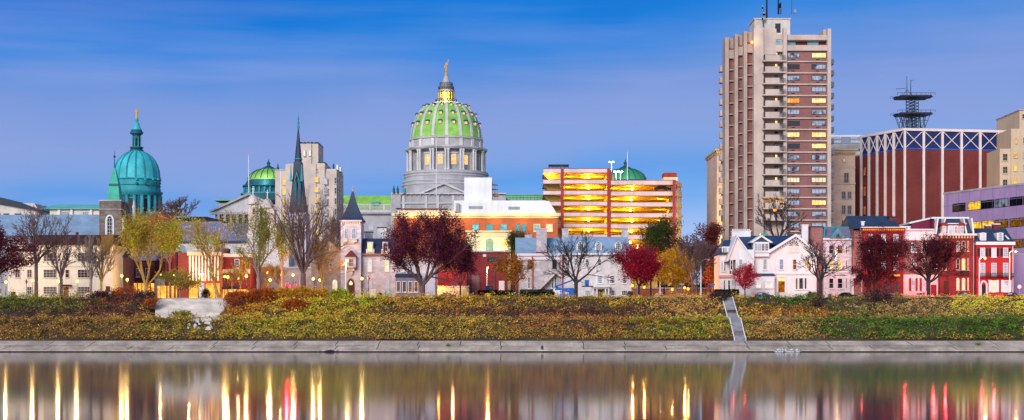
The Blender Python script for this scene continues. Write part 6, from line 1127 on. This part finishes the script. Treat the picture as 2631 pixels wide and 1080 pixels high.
# ================================================================== trees
T = thing('hedge', 'tall dark overgrown hedge behind the orange lit garden wall', 'hedge', 1772, 388); rng = np.random.default_rng(5); n = 9000; xx = rng.uniform(X(1690, 388), X(1858, 388), n); h = Z(690, 388) - GZ
cen = np.stack([xx, 388 + rng.uniform(-1.5, 1.5, n), GZ + h * rng.random(n) ** .7 * (.75 + .25 * np.sin(xx * .9))], 1); v, ff = leaves_np(cen, .5, rng); mesh_np('foliage', v, ff, 'leaf_dusk', T, T.location)
BARE = dict(nfork=5, levels=5, spread=.5, up=.3, kids=3, open_=.75, decay=.66); VASE = dict(nfork=6, levels=5, spread=.34, up=.3, kids=3, open_=.6, decay=.7); LEAFY = dict(nfork=6, levels=4, spread=.6, up=.1, kids=3, open_=1.1, decay=.68); UPR = dict(nfork=5, levels=4, spread=.45, up=.35, kids=3, open_=.5, decay=.72); WIDE = dict(nfork=7, levels=4, spread=.5, up=.22, kids=3, open_=1.15, decay=.7)
G = 'trees along the river front'
plant('purple_tree', 'burgundy leaved tree overhanging the lodge at the far left edge', 'tree', -12, 304, -110, 98, 586, 715, .34, 1, 'bark_purple', 'leaf_purple', 14000, .42, G, sk=WIDE, fill=.6, lowest=722)
plant('bare_tree', 'bare tree with a thick straight trunk, leftmost of the leafless ones', 'tree', 93, 303, 42, 166, 528, 680, .36, 2, 'bark_purple', group=G, sk=BARE)
plant('bare_tree', 'bare spreading tree in front of the lodge door', 'tree', 157, 303, 108, 218, 588, 718, .34, 3, 'bark_purple', group=G, sk=BARE)
plant('bare_tree', 'leaning forked bare tree over the right lodge windows', 'tree', 231, 305, 188, 272, 606, 722, .26, 4, 'bark_grey', group=G, sk=VASE, lean=3)
plant('bare_tree', 'bare tree glowing amber beside the striped brick house', 'tree', 260, 307, 226, 308, 604, 728, .24, 5, 'bark_gold', group=G, sk=VASE)  # orange lamplight on this tree is put into its bark colour
plant('yellow_tree', 'yellow green tree with a many stemmed grey trunk near the cathedral', 'tree', 375, 305, 308, 462, 542, 738, .34, 6, 'bark_gold', 'leaf_yellow', 4600, .4, G, sk=VASE, lowest=660)
plant('green_tree', 'small round green tree against the tall brick hall', 'tree', 436, 322, 395, 466, 566, 680, .16, 7, 'bark_grey', 'leaf_lime', 3600, .42, G, sk=LEAFY, fill=.6, lowest=648)
plant('yellow_tree', 'low spreading yellow tree under the shop lamps', 'tree', 462, 312, 412, 512, 694, 746, .12, 8, 'bark_grey', 'leaf_olive', 1900, .36, G, sk=LEAFY, lowest=742)
plant('yellow_tree', 'leaning two stemmed yellow tree before the pilaster shop', 'tree', 562, 304, 466, 596, 562, 728, .3, 9, 'bark_gold', 'leaf_yellow', 1500, .38, G, sk=UPR, lean=-12, lowest=640)
plant('yellow_tree', 'tall airy yellow green tree before the twin cupolas', 'tree', 664, 304, 592, 722, 526, 712, .34, 10, 'bark_grey', 'leaf_olive', 4200, .38, G, sk=UPR, lowest=690)
plant('yellow_tree', 'yellow green tree touching the left side of the great bare tree', 'tree', 724, 318, 704, 768, 566, 700, .16, 11, 'bark_grey', 'leaf_lime', 1700, .4, G, sk=UPR, lowest=665)
plant('bare_tree', 'great fan shaped bare tree in front of the deco tower', 'tree', 779, 304, 700, 884, 488, 704, .52, 12, 'bark_purple', group=G, sk=dict(VASE, nfork=8, open_=.85), twig=.024)
plant('bare_tree', 'small bare tree against the mansion gable', 'tree', 828, 306, 786, 892, 606, 735, .22, 13, 'bark_gold', group=G, sk=VASE)
for i, (px, xl, xr) in enumerate(((618, 598, 640), (690, 668, 716), (716, 700, 742), (596, 578, 618))): plant('bare_tree', ('slim bare sapling beside the awning shop lamp', 'slim bare sapling below the twin cupola church', 'bare sapling reddened by the traffic lights', 'slim bare sapling at the left end of the awning')[i], 'tree', px, 322 + i * 3, xl, xr, 668 + i * 7, 738, .1, 40 + i, 'bark_gold', group=G, sk=VASE, twig=.018)
plant('purple_tree', 'great vase shaped purple tree in front of the orange block', 'tree', 1086, 304, 990, 1212, 545, 735, .48, 14, 'bark_purple', 'leaf_purple', 17000, .4, G, sk=dict(WIDE, open_=1.0), fill=1., lowest=690, shape=lambda t: (t[:, 2] > Z(705, 304) - (np.abs(t[:, 0] - X(1100, 304)) - 4) * .0 + np.clip(5 - np.abs(t[:, 0] - X(1086, 304)), 0, 5) * .55))
plant('purple_tree', 'young purple tree with clear trunk right of the great one', 'tree', 1183, 303, 1138, 1230, 618, 738, .15, 15, 'bark_dark', 'leaf_purple', 5200, .36, G, sk=LEAFY, fill=.5, lowest=702)
plant('orange_tree', 'small thin orange tree before the red annexe', 'tree', 1320, 303, 1272, 1368, 652, 736, .17, 16, 'bark_dark', 'leaf_orange', 3000, .32, G, sk=LEAFY, lowest=738)
plant('bare_tree', 'dark bare tree with crooked limbs before the long mansion', 'tree', 1480, 303, 1400, 1584, 600, 728, .36, 17, 'bark_dark', group=G, sk=dict(BARE, nfork=6, open_=1.0, levels=5))
plant('crimson_tree', 'rounded crimson tree in full leaf beside the long mansion', 'tree', 1641, 304, 1580, 1702, 624, 738, .24, 18, 'bark_dark', 'leaf_crimson', 9500, .36, G, sk=LEAFY, fill=1., lowest=735)
plant('evergreen_tree', 'dark green tree, left of the two before the garage', 'tree', 1672, 372, 1648, 1708, 574, 672, .2, 19, 'bark_dark', 'leaf_green', 3600, .46, 'trees before the parking garage', sk=UPR, fill=.7, lowest=690)
plant('evergreen_tree', 'taller dark olive tree right of the other before the garage', 'tree', 1706, 378, 1676, 1742, 556, 660, .24, 20, 'bark_dark', 'leaf_olivedark', 4200, .46, 'trees before the parking garage', sk=UPR, fill=.7, lowest=690)
plant('golden_tree', 'glowing golden orange tree right of the crimson one', 'tree', 1736, 322, 1682, 1784, 636, 742, .22, 21, 'bark_gold', 'leaf_gold', 7600, .38, G, sk=LEAFY, fill=.8, lowest=735)
plant('bare_tree', 'fine twigged brown tree left of the grey street light', 'tree', 1779, 306, 1734, 1832, 606, 724, .2, 22, 'bark_purple', group=G, sk=VASE)
plant('dusky_tree', 'dusky reddish thinning tree behind the brown bare tree', 'tree', 1790, 352, 1738, 1850, 612, 716, .2, 23, 'bark_purple', 'leaf_dusk', 4200, .42, G, sk=LEAFY, fill=.5, lowest=755)
plant('dusky_tree', 'far plum coloured tree at the left foot of the hotel', 'tree', 1822, 384, 1796, 1852, 576, 660, .2, 24, 'bark_purple', 'leaf_burgundy', 3200, .5, G, sk=UPR, fill=.5, lowest=690)
plant('dusky_tree', 'low russet tree near the corner of the gabled house', 'tree', 1838, 340, 1812, 1866, 664, 735, .14, 25, 'bark_dark', 'leaf_rust', 2600, .36, G, sk=LEAFY, fill=.4, lowest=755)
plant('dusky_tree', 'brownish tree between the garage and the brown bare tree', 'tree', 1752, 362, 1708, 1790, 618, 700, .2, 26, 'bark_purple', 'leaf_dusk', 3000, .45, G, sk=UPR, lowest=740)
plant('scarlet_tree', 'small round scarlet tree in front of the gabled house', 'tree', 1914, 316, 1885, 1946, 678, 748, .12, 27, 'bark_dark', 'leaf_scarlet', 4200, .26, G, sk=LEAFY, fill=.8, lowest=742)
plant('bare_tree', 'dark bare tree with a short thick trunk before the mansard house', 'tree', 2108, 303, 2048, 2188, 612, 728, .36, 28, 'bark_dark', group=G, sk=dict(BARE, open_=.9))
plant('bare_tree', 'bare tree behind the gabled house at the foot of the tower', 'tree', 2000, 352, 1938, 2072, 502, 640, .36, 29, 'bark_dark', sk=BARE)
plant('burgundy_tree', 'dense plum red tree with yellow leaves inside before the red house', 'tree', 2246, 305, 2196, 2322, 596, 728, .26, 30, 'bark_dark', 'leaf_plum', 13000, .34, G, sk=LEAFY, fill=.8, lowest=745)
plant('burgundy_tree', 'wide plum red tree before the frieze house and ornate house', 'tree', 2386, 303, 2310, 2476, 608, 728, .36, 31, 'bark_dark', 'leaf_plum', 10500, .3, G, sk=WIDE, lowest=716)
plant('bare_tree', 'far violet bare tree right of the cathedral dome', 'tree', 455, 440, 408, 508, 506, 580, .3, 32, 'bark_purple', sk=VASE, twig=.05)
plant('bare_tree', 'bare tree rising in front of the deco tower wing', 'tree', 850, 352, 812, 892, 556, 660, .24, 33, 'bark_purple', sk=VASE)
plant('evergreen_tree', 'dark evergreen beside the lit cream portico', 'tree', 1333, 372, 1306, 1362, 598, 664, .16, 34, 'bark_dark', 'leaf_green', 3200, .42, sk=UPR, fill=.6, lowest=690)
# shrubs on the bank
shrub('small green weed growing from the river wall joint, left of centre', 1152, 271.5, .9, .5, 1.0, 'leaf_lime', 160, .16, 91, name='weed'); shrub('small olive weed growing from the river wall near the right edge', 2513, 271.8, 1., .6, 1.15, 'leaf_olive', 180, .16, 92, name='weed')
T = thing('driftwood', 'brown driftwood branches stranded at the foot of the river wall', 'driftwood', 846, 269.4, z=0); m = MB(); rg = random.Random(3)
for i in range(9): x = X(824 + i * 5, 269.4); m.tube((x, 269.3 + rg.uniform(-.2, .2), .08 + rg.uniform(0, .25)), (x + rg.uniform(-1.4, 1.6), 269.3 + rg.uniform(-.2, .3), .1 + rg.uniform(0, .5)), .08, .03, 5)
m.build('branch', 'bark_dark', T)['kind'] = 'stuff'
S = 'shrubs on the bank'
for lb, px, d, w_, h_, lf, n in (('rust red shrub, leftmost right of the broad steps', 618, 296, 6.5, 2.6, 'leaf_rust', 2600), ('large rust orange shrub below the right parapet', 672, 297, 6.5, 3., 'leaf_rust', 2800), ('orange shrub under the bare tree saplings', 726, 299, 6., 2.4, 'leaf_amber', 2600), ('golden shrub under the great bare tree trunk', 772, 300, 6., 2.6, 'leaf_amber', 2600), ('golden shrub below the small bare tree', 822, 300, 6., 2.2, 'leaf_amber', 2400), ('yellow shrub below the mansion lamp', 876, 300, 5.5, 2., 'leaf_lime', 2200), ('orange shrub low on the slope under the great bare tree', 760, 293, 7., 2.2, 'leaf_rust', 2500)): shrub(lb, px, d, w_, h_, bank_z(d) - .1, lf, n, .34, int(px), group=S)
for lb, px, d, w_, h_, lf, n in (('russet weedy shrub hiding the left edge of the broad steps', 388, 294, 3.4, 2.2, 'leaf_rust', 700), ('orange weedy shrub hiding the right edge of the broad steps', 600, 294, 4., 2.6, 'leaf_rust', 1300), ('low olive weeds at the foot of the broad steps', 470, 289.5, 6., 1.3, 'leaf_olive', 900), ('dark russet bramble below the left parapet', 270, 298, 7., 2., 'leaf_dusk', 1500), ('tall russet bramble beside the left parapet panels', 322, 299, 6.5, 2.8, 'leaf_rust', 1300), ('russet bramble at the left edge of the broad steps', 372, 297, 4.5, 2.6, 'leaf_dusk', 900), ('dark purple thicket on the slope below the red brick house', 2262, 296, 7.5, 3.6, 'leaf_dusk', 1500), ('thin purple brush on the slope under the short trunked bare tree', 2106, 294, 4., 2.6, 'leaf_dusk', 400), ('dark brush left of the narrow stairway', 1846, 297, 3.6, 2.4, 'leaf_dusk', 800)): shrub(lb, px, d, w_, h_, bank_z(d) - .1, lf, n, .3, int(px), name='bramble', bark='bark_purple', group=S, bare=True)
shrub('dark red rounded shrub under the gabled house triple window', 2086, 324, 3.4, 1.9, GZ, 'leaf_burgundy', 1500, .24, 77, group=S); shrub('small dark evergreen shrub beside the mansion lamp', 934, 326, 1., 1.6, GZ, 'leaf_hedge', 500, .22, 78); shrub('small dark conical shrub right of the lit shop doorway', 528, 322, 2.2, 2.6, GZ, 'leaf_hedge', 900, .26, 79)
